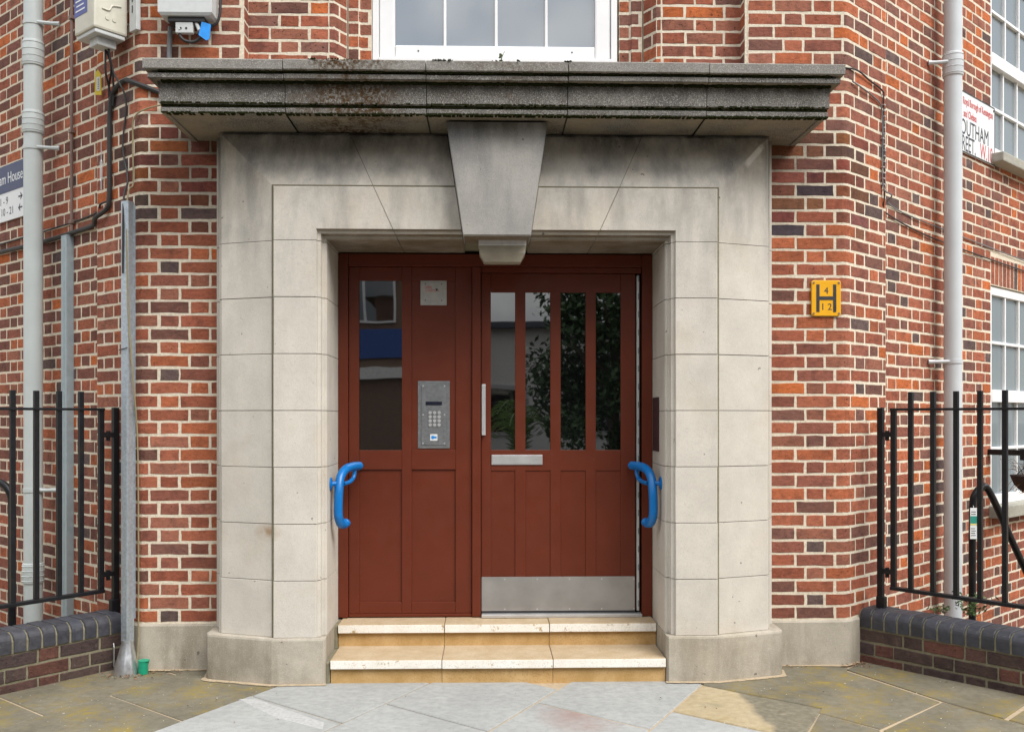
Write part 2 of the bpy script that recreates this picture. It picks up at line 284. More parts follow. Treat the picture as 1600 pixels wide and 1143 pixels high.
# ------------------------------------------------------------------ helpers: meshes
COL = scene.collection
class MB:
    def __init__(s): s.v = []; s.f = []; s.smooth = False
    def add(s, vs, fs):
        o = len(s.v); s.v += [tuple(v) for v in vs]; s.f += [tuple(i + o for i in f) for f in fs]; return s
    def box(s, x0, x1, y0, y1, z0, z1, c=0.0):
        if c <= 0:
            vs = [(x, y, z) for z in (z0, z1) for y in (y0, y1) for x in (x0, x1)]
            return s.add(vs, [(0, 2, 3, 1), (4, 5, 7, 6), (0, 1, 5, 4), (1, 3, 7, 5), (3, 2, 6, 7), (2, 0, 4, 6)])
        bm = bmesh.new(); bmesh.ops.create_cube(bm, size=1)
        for v in bm.verts: v.co = Vector(((x0 + x1) / 2 + v.co.x * (x1 - x0), (y0 + y1) / 2 + v.co.y * (y1 - y0), (z0 + z1) / 2 + v.co.z * (z1 - z0)))
        bmesh.ops.bevel(bm, geom=bm.edges[:], offset=c, segments=2, affect='EDGES', profile=0.6)
        bm.verts.index_update()
        s.add([v.co[:] for v in bm.verts], [[v.index for v in f.verts] for f in bm.faces]); bm.free(); return s
    def tube(s, pts, r, n=10, caps=True):
        pts = [Vector(p) for p in pts]; rs = r if isinstance(r, (list, tuple)) else [r] * len(pts)
        o = len(s.v); up = None
        for i, p in enumerate(pts):
            t = (pts[min(i + 1, len(pts) - 1)] - pts[max(i - 1, 0)]).normalized()
            if up is None:
                up = Vector((0, 0, 1)) if abs(t.z) < 0.9 else Vector((1, 0, 0))
            a = (up - t * up.dot(t)).normalized(); b = t.cross(a); up = a
            for k in range(n):
                an = 2 * math.pi * k / n; s.v.append(tuple(p + (a * math.cos(an) + b * math.sin(an)) * rs[i]))
        for i in range(len(pts) - 1):
            for k in range(n):
                s.f.append((o + i * n + k, o + i * n + (k + 1) % n, o + (i + 1) * n + (k + 1) % n, o + (i + 1) * n + k))
        if caps:
            s.f.append(tuple(o + k for k in range(n))[::-1]); s.f.append(tuple(o + (len(pts) - 1) * n + k for k in range(n)))
        return s
    def loft(s, loops, caps=True):
        n = len(loops[0]); o = len(s.v)
        for L in loops: s.v += [tuple(p) for p in L]
        for i in range(len(loops) - 1):
            for k in range(n):
                s.f.append((o + i * n + k, o + i * n + (k + 1) % n, o + (i + 1) * n + (k + 1) % n, o + (i + 1) * n + k))
        if caps:
            s.f.append(tuple(o + k for k in range(n))[::-1]); s.f.append(tuple(o + (len(loops) - 1) * n + k for k in range(n)))
        return s
    def prism(s, poly, y0, y1):      # polygon in x,z extruded along y
        return s.loft([[(x, y0, z) for x, z in poly], [(x, y1, z) for x, z in poly]])
    def mesh(s, name):
        me = bpy.data.meshes.new(name); me.from_pydata(s.v, [], s.f)
        bm = bmesh.new(); bm.from_mesh(me); bmesh.ops.recalc_face_normals(bm, faces=bm.faces[:]); bm.to_mesh(me); bm.free()
        if s.smooth:
            for p in me.polygons: p.use_smooth = True
            try: me.set_sharp_from_angle(angle=R(40))
            except Exception: pass
        return me
    def build(s, name, mat, parent=None, loc=(0, 0, 0), rz=0.0, smooth=False):
        s.smooth = smooth or s.smooth
        me = s.mesh(name); me.materials.append(M[mat]); return link(name, me, parent, loc, rz)

def link(name, data, parent=None, loc=(0, 0, 0), rz=0.0):
    o = bpy.data.objects.new(name, data); COL.objects.link(o); o.parent = parent
    o.location = loc; o.rotation_euler = (0, 0, rz); return o
def tag(o, label, cat=None, group=None, kind=None):
    o['label'] = label
    if cat: o['category'] = cat
    if group: o['group'] = group
    if kind: o['kind'] = kind
    return o
def thing(name, label, cat, loc=(0, 0, 0), rz=0.0, group=None):
    return tag(link(name, None, None, loc, rz), label, cat, group)
def text(name, body, size, mat, parent, loc, align='LEFT', rot=(R(90), 0, 0), sx=1.0, extrude=0.0004, bold=0.0):
    cu = bpy.data.curves.new(name, 'FONT'); cu.body = body; cu.size = size; cu.extrude = extrude; cu.align_x = align
    cu.offset = bold; cu.resolution_u = 3
    cu.materials.append(M[mat]); o = bpy.data.objects.new(name, cu); COL.objects.link(o); o.parent = parent
    o.location = loc; o.rotation_euler = rot; o.scale = (sx, 1, 1); TEXTS.append(o); return o
TEXTS = []
def project(p):
    v = Vector(p) - CAM; fx, fy = math.sin(YAW), math.cos(YAW)
    d = v.x * fx + v.y * fy
    if d < 0.1: return None
    return 800 + FPX * (v.x * fy - v.y * fx) / d, 650 - FPX * v.z / d, FPX / d
def smoothpath(pts, k=6):
    pts = [Vector(p) for p in pts]; out = []
    for i in range(len(pts) - 1):
        p0 = pts[max(i - 1, 0)]; p1 = pts[i]; p2 = pts[i + 1]; p3 = pts[min(i + 2, len(pts) - 1)]
        for j in range(k):
            t = j / k
            out.append(0.5 * ((2 * p1) + (p2 - p0) * t + (2 * p0 - 5 * p1 + 4 * p2 - p3) * t * t + (3 * p1 - p0 - 3 * p2 + p3) * t ** 3))
    return out + [pts[-1]]

# ------------------------------------------------------------------ the setting: ground and pavement
WA = R(41); CA, SA = math.cos(WA), math.sin(WA)
XC, XP = 1.995, 1.555            # facade corner, edge of the brick beside the portal
from mathutils.geometry import tessellate_polygon
PR, PL_ = (2.10, 0.085), (-2.105, 0.062); DD = Vector((0.634, -0.773))
def area_hole(sign, P):
    n = Vector((sign * 0.773, 0.634)); d = Vector((sign * DD.x, DD.y)); w = Vector((sign * CA, SA))
    a = Vector(P) + n * 0.20 - d * 0.16; b = Vector(P) + n * 0.20 + d * 1.1
    return [a, b, b + w * 4.2, a + w * 4.2]
HOLES = [area_hole(1, PR), area_hole(-1, PL_)]
def holed(name, rect, z, mat):
    x0, x1, y0, y1 = rect; polys = [[Vector((x, y, 0)) for x, y in ((x0, y0), (x1, y0), (x1, y1), (x0, y1))]] + [[Vector((p.x, p.y, 0)) for p in h] for h in HOLES]
    flat = [p for q in polys for p in q]; m = MB()
    m.add([(p.x, p.y, z) for p in flat], [tuple(t) for t in tessellate_polygon(polys)]); return m.build(name, mat)
g = holed('ground', (-200, 200, -200, 200), -0.06, 'road')
for p in g.data.polygons:
    if p.normal.z < 0: p.flip()
tag(g, 'grey asphalt ground beyond the pavement', kind='structure')
pav = holed('pavement', (-14, 14, -2.9, 9), -0.007, 'joint')
for p in pav.data.polygons:
    if p.normal.z < 0: p.flip()
tag(pav, 'stone slab pavement in front of the entrance steps', kind='structure')
for h, lab in zip(HOLES, ('right', 'left')):
    m = MB(); m.v = [(p.x, p.y, -1.15) for p in h] + [(p.x, p.y, -0.004) for p in h]; m.f = [(0, 1, 2, 3)] + [(i, (i + 1) % 4, 4 + (i + 1) % 4, 4 + i) for i in range(4)]
    tag(m.build('basement_area', 'mortar_low'), 'sunken basement area behind the %s railing' % lab, kind='structure')
def slab(poly, mat):
    c = Vector((sum(p[0] for p in poly) / len(poly), sum(p[1] for p in poly) / len(poly)))
    q = []
    for p in poly:
        d = Vector(p) - c; q.append(c + d * (1 - 0.0085 / max(d.length, 0.05)))
    e = [c + (p - c) * (1 - 0.006 / max((p - c).length, 0.05)) for p in q]
    zt = rnd.uniform(-0.002, 0.001); tx, ty = rnd.uniform(-0.0015, 0.0015), rnd.uniform(-0.0015, 0.0015)
    top = lambda p, dz: (p.x - c.x, p.y - c.y, zt + (p.x - c.x) * tx + (p.y - c.y) * ty + dz)
    m = MB().loft([[(p.x - c.x, p.y - c.y, -0.05) for p in q], [top(p, -0.004) for p in q], [top(p, 0) for p in e]])
    return m.build('slab', mat, pav, (c.x, c.y, 0))
e1 = Vector((math.cos(R(-119.5)), math.sin(R(-119.5)))); e2 = Vector((math.cos(R(-39.8)), math.sin(R(-39.8))))
def rowpt(x0, u, v):             # x0: x of the row line at y=-0.65
    return Vector((x0, -0.65)) + e1 * u
lines = [-4.35, -3.6, -2.85, -2.07, -1.335, -0.555, 0.19, 0.92, 1.655]
starts = [0.3, 0.1, 0.45, -0.2, -0.12, 0.0, 0.0, 0.19]
def cut(lineL, lineR, yL):       # cross joint leaving the left line at y = yL along e2
    a = Vector((lineL, -0.65)) + e1 * ((yL + 0.65) / e1.y)
    # intersect with right line
    d = Vector((lineR, -0.65)) - a
    t = (d.x * e1.y - d.y * e1.x) / (e2.x * e1.y - e2.y * e1.x)
    return a, a + e2 * t
mats = {4: ['slab_grey'], 5: ['slab_grey'], 6: ['slab_rust', 'slab_grey'], 7: ['slab_grey']}
cross = {3: [0.5, -0.472, -1.15, -1.9, -2.6], 4: [0.15, -0.50, -1.25, -1.95, -2.7], 5: [-0.0, -0.649, -1.3, -2.0, -2.7], 6: [0.1, -0.645, -1.35, -2.1, -2.8],
         7: [0.35, -0.37, -0.80, -1.5, -2.2, -2.9]}
for i in range(len(lines) - 1):
    ys = cross.get(i, [0.6 - 0.7 * k + starts[i] for k in range(6)])
    for j in range(len(ys) - 1):
        a, b = cut(lines[i], lines[i + 1], ys[j]); c_, d_ = cut(lines[i], lines[i + 1], ys[j + 1])
        if i < 4: mt = 'slab_moss'
        elif i == 4: mt = 'slab_grey' if j >= 0 else 'slab_moss'
        elif i == 6: mt = 'slab_rust' if j == 1 else 'slab_grey'
        elif i == 7: mt = ['slab_moss', 'slab_yellow', 'slab_grey', 'slab_grey', 'slab_grey'][j]
        else: mt = 'slab_grey'
        if j >= 3: mt = 'slab_moss'  # unseen front rows given the dark mossy stone to cut bounced light
        slab([a, b, d_, c_], mt)
MB().loft([[(-1.30, -0.555, -0.002), (-1.20, -0.56, -0.002), (-0.80, -0.93, -0.002), (-0.79, -1.04, -0.002), (-1.05, -0.86, -0.002)], [(-1.29, -0.565, 0.0025), (-1.205, -0.57, 0.0025), (-0.81, -0.935, 0.0025), (-0.80, -1.02, 0.0025), (-1.05, -0.845, 0.0025)]]).build('cement_patch', 'patch', pav)
for poly in ([(1.94, -0.10), (2.205, -0.689), (1.728, -1.089), (1.53, -0.844)],
             [(1.955, -0.08), (2.14, 0.10), (2.75, -0.62), (2.574, -0.772), (2.373, -0.961), (2.215, -0.689)],
             [(1.535, -0.855), (1.728, -1.095), (1.44, -1.75), (1.06, -1.75)],
             [(1.735, -1.095), (2.205, -0.695), (2.373, -0.966), (2.6, -1.35), (2.1, -1.8), (1.45, -1.76)],
             [(2.38, -0.966), (2.58, -0.78), (2.95, -1.1), (2.605, -1.345)],
             [(2.11, -1.8), (2.605, -1.355), (2.95, -1.11), (3.6, -1.6), (2.9, -2.4)],
             [(1.05, -1.76), (1.44, -1.76), (2.1, -1.81), (2.6, -2.2), (0.75, -2.3)]):
    slab([Vector(p) for p in poly], 'slab_moss')

# ------------------------------------------------------------------ the building: brick walls
bld = thing('brick_building', 'red brick corner building with pale stone doorway and receding side walls', 'building', (0, 0, 0))
PALETTE = [((0.345, 0.115, 0.066), 7), ((0.30, 0.095, 0.056), 7), ((0.385, 0.118, 0.056), 5), ((0.45, 0.125, 0.042), 2), ((0.245, 0.09, 0.062), 6),
           ((0.185, 0.086, 0.066), 4), ((0.12, 0.08, 0.073), 2), ((0.29, 0.115, 0.075), 6)]
PW = [w for _, w in PALETTE]
def brick_colour(kind, x=0, z=1):
    c = rnd.choices([p for p, _ in PALETTE], PW)[0]
    if kind == 'low': c = rnd.choice([(0.075, 0.05, 0.044), (0.095, 0.052, 0.044), (0.066, 0.046, 0.044), (0.115, 0.052, 0.04)])
    elif kind == 'coping': c = rnd.choice([(0.038, 0.04, 0.052), (0.046, 0.046, 0.056), (0.034, 0.035, 0.044)])
    elif kind == 'left' and rnd.random() < 0.3: c = rnd.choice([(0.2, 0.08, 0.06), (0.17, 0.075, 0.058)])
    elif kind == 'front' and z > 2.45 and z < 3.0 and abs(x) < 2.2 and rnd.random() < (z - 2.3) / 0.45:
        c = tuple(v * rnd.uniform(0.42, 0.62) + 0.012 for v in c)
    k = rnd.uniform(0.85, 1.18); return tuple(min(1, x * k) for x in c)

class Path:
    """a plan line: list of (x, y); arc length runs left to right, inward is the left-hand normal"""
    def __init__(s, pts):
        s.p = [Vector(p) for p in pts]; s.c = [0.0]
        for a, b in zip(s.p, s.p[1:]): s.c.append(s.c[-1] + (b - a).length)
        s.L = s.c[-1]
    def at(s, q):
        i = 0
        while i < len(s.p) - 2 and q > s.c[i + 1]: i += 1
        t = (s.p[i + 1] - s.p[i]).normalized(); return s.p[i] + t * (q - s.c[i]), t
    def offset_pt(s, i, d):
        ts = []
        if i > 0: ts.append((s.p[i] - s.p[i - 1]).normalized())
        if i < len(s.p) - 1: ts.append((s.p[i + 1] - s.p[i]).normalized())
        t = sum(ts, Vector((0, 0))).normalized(); k = 1 / max(0.5, t.dot(ts[0]))
        return s.p[i] + Vector((-t.y, t.x)) * d * k
    def straight(s, a, b):
        i = 0
        for i in range(len(s.p) - 1):
            if a >= s.c[i] - 1e-6 and b <= s.c[i + 1] + 1e-6: return True
        return False
BM = {}
def brick_mesh(w, h, var, depth=0.045, jit=0.0023):
    key = (round(w, 3), round(h, 3), var, depth)
    if key in BM: return BM[key]
    r2 = random.Random(hash(key) % 99991); nx = 4 if w > 0.15 else 2
    per = [(-w / 2 + w * k / nx, -h / 2) for k in range(nx)] + [(w / 2, -h / 2), (w / 2, 0)] + [(w / 2 - w * k / nx, h / 2) for k in range(nx)] + [(-w / 2, h / 2), (-w / 2, 0)]
    per = [(x + r2.uniform(-jit, jit), z + r2.uniform(-jit, jit)) for x, z in per]
    corner = lambda x, z, c: (x - math.copysign(c, x) * min(1, abs(x) / (w / 2 - c)), z - math.copysign(c, z) * (0 if abs(z) < h * 0.2 else 1))
    tw = r2.uniform(-0.001, 0.001)
    L0 = [(x, depth, z) for x, z in per]; L1 = [(x, 0.0035, z) for x, z in per]
    L2 = [(corner(x, z, 0.0032)[0], tw * x / w, corner(x, z, 0.0032)[1]) for x, z in per]
    m = MB().loft([L0, L1, L2], caps=False); n = len(per); m.f.append(tuple(range(2 * n, 3 * n)))
    me = m.mesh('brick'); me.materials.append(M['brick']); BM[key] = me; return me
def bent_mesh(path, a, b, h, var):
    key = ('bent', id(path), round(a, 3), round(b, 3), var)
    if key in BM: return BM[key]
    r2 = random.Random(var * 31 + int(a * 1000)); n = 9
    def loop(off, ins, jit):
        L = []
        qs = [a + ins + (b - a - 2 * ins) * k / n for k in range(n + 1)]
        for k, q in enumerate(qs):
            p, t = path.at(q); nrm = Vector((-t.y, t.x)); pp = p + nrm * off; L.append((pp.x, pp.y, -h / 2 + ins + jit[k]))
        for k, q in reversed(list(enumerate(qs))):
            p, t = path.at(q); nrm = Vector((-t.y, t.x)); pp = p + nrm * off; L.append((pp.x, pp.y, h / 2 - ins + jit[k + 12]))
        return L
    jit = [r2.uniform(-0.0014, 0.0014) for _ in range(26)]
    loops = [loop(0.04, 0, jit), loop(0.0035, 0, jit), loop(0.0, 0.0032, jit)]
    o = path.at((a + b) / 2)[0]
    loops = [[(x - o.x, y - o.y, z) for x, y, z in L] for L in loops]
    m = MB().loft(loops, caps=False); N = 2 * (n + 1); base = 2 * N
    for k in range(n): m.f.append((base + k, base + k + 1, base + N - 2 - k, base + N - 1 - k))
    me = m.mesh('brick'); me.materials.append(M['brick']); BM[key] = me; return me

def lay_courses(path, z0, z1, kind, phase=0.0, zoff=0.26, holes=(), h=0.0635, pitch=0.075, endcut=()):
    """Flemish bond along a path; returns brick specs"""
    S, H, J = 0.2140, 0.1015, 0.011
    out = []; k0 = math.ceil((z0 - zoff) / pitch - 1e-6); k1 = math.floor((z1 - zoff - h) / pitch + 1e-6)
    for k in range(k0, k1 + 1):
        zc = zoff + k * pitch + pitch / 2
        q = -1.0 + phase + (0.16875 if k % 2 else 0.0); i = 0
        spans = [(0.0, path.L)]
        for (a, b, za, zb) in holes:
            if za < zc < zb:
                ns = []
                for (u, v) in spans:
                    if a > u: ns.append((u, min(a, v)))
                    if b < v: ns.append((max(b, u), v))
                spans = ns
        units = []
        while q < path.L + 0.3:
            w = S if i % 2 == 0 else H; units.append((q, q + w)); q += w + J; i += 1
        for (u, v) in spans:
            row = [[max(a, u + 0.002), min(b, v - 0.002)] for a, b in units if b > u + 0.012 and a < v - 0.012]
            row = [r for r in row if r[1] - r[0] > 0.01]
            if len(row) > 1 and row[0][1] - row[0][0] < 0.03: row[1][0] = row[0][0]; row.pop(0)
            if len(row) > 1 and row[-1][1] - row[-1][0] < 0.03: row[-2][1] = row[-1][1]; row.pop()
            for a, b in row:
                a += rnd.uniform(-0.0015, 0.0015); b += rnd.uniform(-0.0015, 0.0015)
                p, t = path.at((a + b) / 2)
                out.append(dict(path=path, a=a, b=b, p=p, t=t, z=zc + rnd.uniform(-0.0012, 0.0012), h=h, kind=kind, odd=k % 2))
    return out
def emit(specs, parent, limit=300):
    for s in specs:
        pr = project((s['p'].x, s['p'].y, s['z'])); s['area'] = 0
        if pr and -40 < pr[0] < 1640 and -30 < pr[1] < 1170: s['area'] = (s['b'] - s['a']) * pr[2] ** 2
    specs.sort(key=lambda s: -s['area'])
    mass = []
    for i, s in enumerate(specs):
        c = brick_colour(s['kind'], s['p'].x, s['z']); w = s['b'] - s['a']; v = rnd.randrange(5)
        if s['path'].straight(s['a'], s['b']):
            w = round(w / 0.003) * 0.003; me = brick_mesh(w, s['h'], v); rz = math.atan2(s['t'].y, s['t'].x)
        else: me = bent_mesh(s['path'], round(s['a'], 2), round(s['b'], 2), s['h'], v % 3); rz = 0.0
        nrm = Vector((-s['t'].y, s['t'].x)); off = rnd.uniform(-0.0012, 0.0012)
        loc = (s['p'].x + nrm.x * off, s['p'].y + nrm.y * off, s['z'])
        if rz == 0.0 and not s['path'].straight(s['a'], s['b']):
            o_ = s['path'].at((round(s['a'], 2) + round(s['b'], 2)) / 2)[0]; loc = (o_.x, o_.y, s['z'])
        if i < limit and s['area'] > 0:
            o = link('brick', me, parent, loc, rz); o.color = (*c, 1)
        else: mass.append((me, loc, rz, c))
    if mass:
        vs, fs, cols = [], [], []
        for me, loc, rz, c in mass:
            o = len(vs); ca, sa = math.cos(rz), math.sin(rz)
            for v in me.vertices: vs.append((loc[0] + v.co.x * ca - v.co.y * sa, loc[1] + v.co.x * sa + v.co.y * ca, loc[2] + v.co.z)); cols.append(c)
            for p in me.polygons: fs.append([o + k for k in p.vertices])
        me = bpy.data.meshes.new('far_bricks'); me.from_pydata(vs, [], fs); me.materials.append(M['brick_mass'])
        at = me.color_attributes.new('brick_colour', 'FLOAT_COLOR', 'POINT')
        at.data.foreach_set('color', [x for c in cols for x in (*c, 1.0)])
        o = link('far_bricks', me, parent); o['kind'] = 'stuff'
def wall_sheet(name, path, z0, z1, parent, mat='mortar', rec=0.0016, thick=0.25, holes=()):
    """mortar body of a wall, recessed behind the brick faces, with openings"""
    qs = sorted({0.0, path.L, *path.c, *[x for h in holes for x in h[:2] if 0 < x < path.L]})
    zs = sorted({z0, z1, *[x for h in holes for x in h[2:] if z0 < x < z1]})
    fr, bk = {}, {}; m = MB()
    def pt(q, off):
        for i, c in enumerate(path.c):
            if abs(c - q) < 1e-6: return path.offset_pt(i, off)
        p, t = path.at(q); return p + Vector((-t.y, t.x)) * off
    for q in qs:
        for z in zs:
            p = pt(q, rec); m.v.append((p.x, p.y, z)); fr[q, z] = len(m.v) - 1
            p = pt(q, thick); m.v.append((p.x, p.y, z)); bk[q, z] = len(m.v) - 1
    solid = lambda i, j: 0 <= i < len(qs) - 1 and 0 <= j < len(zs) - 1 and not any(h[0] - 1e-6 <= qs[i] and qs[i + 1] <= h[1] + 1e-6 and h[2] - 1e-6 <= zs[j] and zs[j + 1] <= h[3] + 1e-6 for h in holes)
    for i in range(len(qs) - 1):
        for j in range(len(zs) - 1):
            if not solid(i, j): continue
            a, b, c, d = (qs[i], zs[j]), (qs[i + 1], zs[j]), (qs[i + 1], zs[j + 1]), (qs[i], zs[j + 1])
            m.f.append((fr[a], fr[b], fr[c], fr[d])); m.f.append((bk[d], bk[c], bk[b], bk[a]))
            for (e, f_, di, dj) in ((a, b, 0, -1), (b, c, 1, 0), (c, d, 0, 1), (d, a, -1, 0)):
                if not solid(i + di, j + dj): m.f.append((fr[f_], fr[e], bk[e], bk[f_]))
    return m.build(name, mat, parent)

def corner_pts(sign, xin):
    """plan of a corner pier, left to right: wing return, rounded corner, front"""
    r = 0.07; tl = r * math.tan(WA / 2)
    pts = [(0.48 * CA, 0.48 * SA)]
    pts.append((tl * CA, tl * SA))
    cx, cy = -tl, r                                     # arc centre relative to the corner
    for k in range(1, 5):
        an = WA * (1 - k / 5); pts.append((cx + r * math.sin(an), cy - r * math.cos(an)))
    pts.append((-tl, 0)); pts.append((xin - XC, 0))
    pts = [(XC + x, y) for x, y in pts]                 # right pier, running right to left
    return [(-x, y) for x, y in pts] if sign < 0 else pts[::-1]
ZT = 6.35
# corner piers (below the cornice up to the portal, above it a little wider)
for sign in (-1, 1):
    lo = Path(corner_pts(sign, XP)); up = Path(corner_pts(sign, 1.43))
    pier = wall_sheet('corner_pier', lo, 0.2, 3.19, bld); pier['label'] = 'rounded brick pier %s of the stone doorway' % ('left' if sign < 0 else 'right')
    wall_sheet('upper_pier_core', up, 3.19, ZT, pier)
    ph = 0.02 if sign < 0 else 0.14
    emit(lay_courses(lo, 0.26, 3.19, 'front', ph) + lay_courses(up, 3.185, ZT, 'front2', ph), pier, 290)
# wing walls, 50 mm behind the piers
def wing_pt(sign, s, off=0.05):
    return Vector((sign * (XC + CA * s - SA * off), SA * s + CA * off))
WING_A = {-1: -WA, 1: WA}
lw = Path([wing_pt(-1, 3.6), wing_pt(-1, 0.44)])
w = wall_sheet('wing_wall', lw, -1.15, ZT, bld); w['label'] = 'left brick wing wall receding behind the grey drainpipe'
emit(lay_courses(lw, -1.1, ZT, 'left', 0.06, 0.26 + 0.03), w, 300)
rwL = 3.9 - 0.44
holes = [(2.225 - 0.44, 3.45 - 0.44, 0.68, 2.38), (2.225 - 0.44, 3.45 - 0.44, 3.27, 4.785)]
rw = Path([wing_pt(1, 0.44), wing_pt(1, 3.9)])
w = wall_sheet('wing_wall', rw, -1.15, ZT, bld, holes=holes); w['label'] = 'right brick wing wall with white windows'
soldier = (2.225 - 0.44, 3.45 - 0.44, 2.375, 2.60)
sp = lay_courses(rw, -1.1, ZT, 'right', 0.10, 0.26 + 0.045, holes + [soldier])
emit(sp, w, 300)
for k in range(16):                                    # soldier course over the lower window
    p = wing_pt(1, 2.225 + 0.04 + 0.075 * k); me = brick_mesh(0.066, 0.205, k % 5)
    o = link('brick', me, w, (p.x, p.y, 2.487), WA); o.color = (*brick_colour('right'), 1)
# upper front wall behind the cornice: recessed panels and splayed window reveals
for sign in (-1, 1):
    mir = lambda pts: [(-x, y) for x, y in pts] if sign < 0 else [(x, y) for x, y in pts][::-1]
    uw = None
    segs = [[(1.412, 0.104), (1.412, 0.004)], [(1.43, 0.10), (0.955, 0.10)], [(0.955, 0.10), (0.925, 0.105), (0.875, 0.185), (0.865, 0.20)], [(0.86, 0.20), (0.80, 0.20), (0.785, 0.215), (0.725, 0.215)]]
    sps = []
    for i, sg in enumerate(segs):
        pts = [(-x, y) for x, y in sg] if sign < 0 else sg[::-1]
        if i == 0: pts = [(-x, y) for x, y in sg[::-1]] if sign < 0 else sg
        pa = Path(pts); o = wall_sheet('upper_wall' if uw is None else 'wall_core', pa, 3.05, ZT, bld if uw is None else uw, thick=0.06 if i != 1 else 0.2)
        if uw is None: uw = o; o['label'] = 'set back brick wall above the cornice, %s of the window' % ('left' if sign < 0 else 'right')
        sps += lay_courses(pa, 3.11, ZT, 'front2', 0.08 + 0.05 * i)
    emit(sps, uw, 200)
# low stone plinth around the brick piers
for sign in (-1, 1):
    pp = Path(corner_pts(sign, XP)); q = [pp.offset_pt(i, -0.012) for i in range(len(pp.p))]
    b = [pp.offset_pt(i, 0.06) for i in range(len(pp.p))]; ch = [pp.offset_pt(i, -0.004) for i in range(len(pp.p))]
    m = MB(); n = len(q)
    for z, l in ((-0.02, q), (0.246, q), (0.256, ch), (0.256, b), (-0.02, b)): m.v += [(p.x, p.y, z) for p in l]
    for j in range(5):
        for i in range(n - 1): m.f.append((j * n + i, j * n + i + 1, ((j + 1) % 5) * n + i + 1, ((j + 1) % 5) * n + i))
    m.f.append(tuple(j * n for j in range(5))); m.f.append(tuple(j * n + n - 1 for j in range(5))[::-1])
    m.build('plinth', 'stone_plinth', bld)

# ------------------------------------------------------------------ portal stones
HO, WO = 2.36, 0.91              # opening height and half width
PROF = [(0, 0.20), (0, -0.236), (0.006, -0.246), (0.018, -0.246), (0.024, -0.262), (0.024, -0.285), (0.040, -0.290), (0.043, -0.306), (0.046, -0.31), (0.266, -0.31), (0.27, -0.306),
        (0.27, -0.292), (0.574, -0.186), (0.578, -0.183), (0.578, -0.165), (0.592, -0.165), (0.592, -0.12), (0.604, -0.115), (0.604, -0.07), (0.626, -0.065), (0.643, -0.04), (0.643, 0.20)]
portal = tag(link('stone_portal', None, bld), 'pale stone door surround with keystone and splayed outer band')
JZ = [0.245 + 0.3 * k for k in range(8)]
GAP = 0.0015
for sign in (-1, 1):
    for k in range(7):
        z0, z1 = JZ[k] + GAP, JZ[k + 1] - GAP; dx = rnd.uniform(-0.0012, 0.0012); dy = rnd.uniform(-0.0015, 0.0015)
        if k == 0: z0 = JZ[0] + 0.001
        c = 0.0014
        L = []
        for zz, ins in ((z0, c), (z0 + c, 0), (z1 - c, 0), (z1, c)):
            L.append([(sign * (WO + d + (dx if 0.03 < d < 0.6 else 0)), y + ins + (dy if y < 0.1 else 0), zz) for d, y in PROF])
        MB().loft(L).build('jamb_stone', 'stone', portal)
    # plinth block
    pl = [(-0.004, 0.20), (-0.004, -0.305), (0.006, -0.322), (0.275, -0.326), (0.60, -0.222), (0.645, -0.205), (0.655, -0.19), (0.655, 0.18)]
    L = [[(sign * (WO + d), y + i, z) for d, y in pl] for z, i in ((-0.03, 0), (0.232, 0), (0.242, 0.004), (0.245, 0.010))]
    MB().loft(L).build('plinth_block', 'stone_plinth', portal)
    # springer at the corner, then the voussoir up to the keystone
    jx = lambda d: -(0.53 + 0.455 * d); kx = lambda d: -(0.178 + 0.151 * (HO + d - 2.35))
    A = [(-(WO + d), y, JZ[7] + GAP) for d, y in PROF]; B = [(-(WO + d), y, HO + d) for d, y in PROF]
    C1 = [(jx(d) - GAP, y, HO + d) for d, y in PROF]; C2 = [(jx(d) + GAP, y + 0.002, HO + d) for d, y in PROF]; D = [(kx(d) - 0.002, y + 0.002, HO + d) for d, y in PROF]
    f = lambda L: [(-sign * x, y, z) for x, y, z in L]
    MB().loft([f(A), f(B), f(C1)]).build('springer_stone', 'stone', portal)
    MB().loft([f(C2), f(D)]).build('voussoir', 'stone', portal)
core = [(min(d + 0.012, 0.57), y + 0.014) for d, y in PROF[:-1]] + [(0.57, 0.19)]
core[0] = (0.012, 0.19)
L = [[(-(WO + d), y, 0.05) for d, y in core], [(-(WO + d), y, HO + d) for d, y in core], [((WO + d), y, HO + d) for d, y in core], [((WO + d), y, 0.05) for d, y in core]]
MB().loft(L).build('joint_mortar', 'mortar_low', portal)
ks = MB(); zb, zt_ = 2.352, 2.944
ks.loft([[(-0.172, -0.403, zb), (0.172, -0.403, zb), (0.172, -0.20, zb), (-0.172, -0.20, zb)],
         [(-0.178, -0.41, zb + 0.008), (0.178, -0.41, zb + 0.008), (0.178, -0.15, zb + 0.008), (-0.178, -0.15, zb + 0.008)],
         [(-0.264, -0.41, zt_), (0.264, -0.41, zt_), (0.264, -0.10, zt_), (-0.264, -0.10, zt_)]])
bm = bmesh.new(); me = ks.mesh('keystone'); bm.from_mesh(me)
bmesh.ops.bevel(bm, geom=[e for e in bm.edges if abs(e.verts[0].co.z - e.verts[1].co.z) > 0.3 and e.verts[0].co.y < -0.3], offset=0.004, segments=2, affect='EDGES')
bm.to_mesh(me); bm.free(); me.materials.append(M['keystone']); link('keystone', me, portal)
# brick lined wall behind the portal and above the door
MB().box(-1.6, -0.93, 0.2, 0.34, 0, 3.1).box(0.93, 1.6, 0.2, 0.34, 0, 3.1).box(-0.93, 0.93, 0.22, 0.34, 2.38, 3.1).build('backing_wall', 'mortar_low', bld)
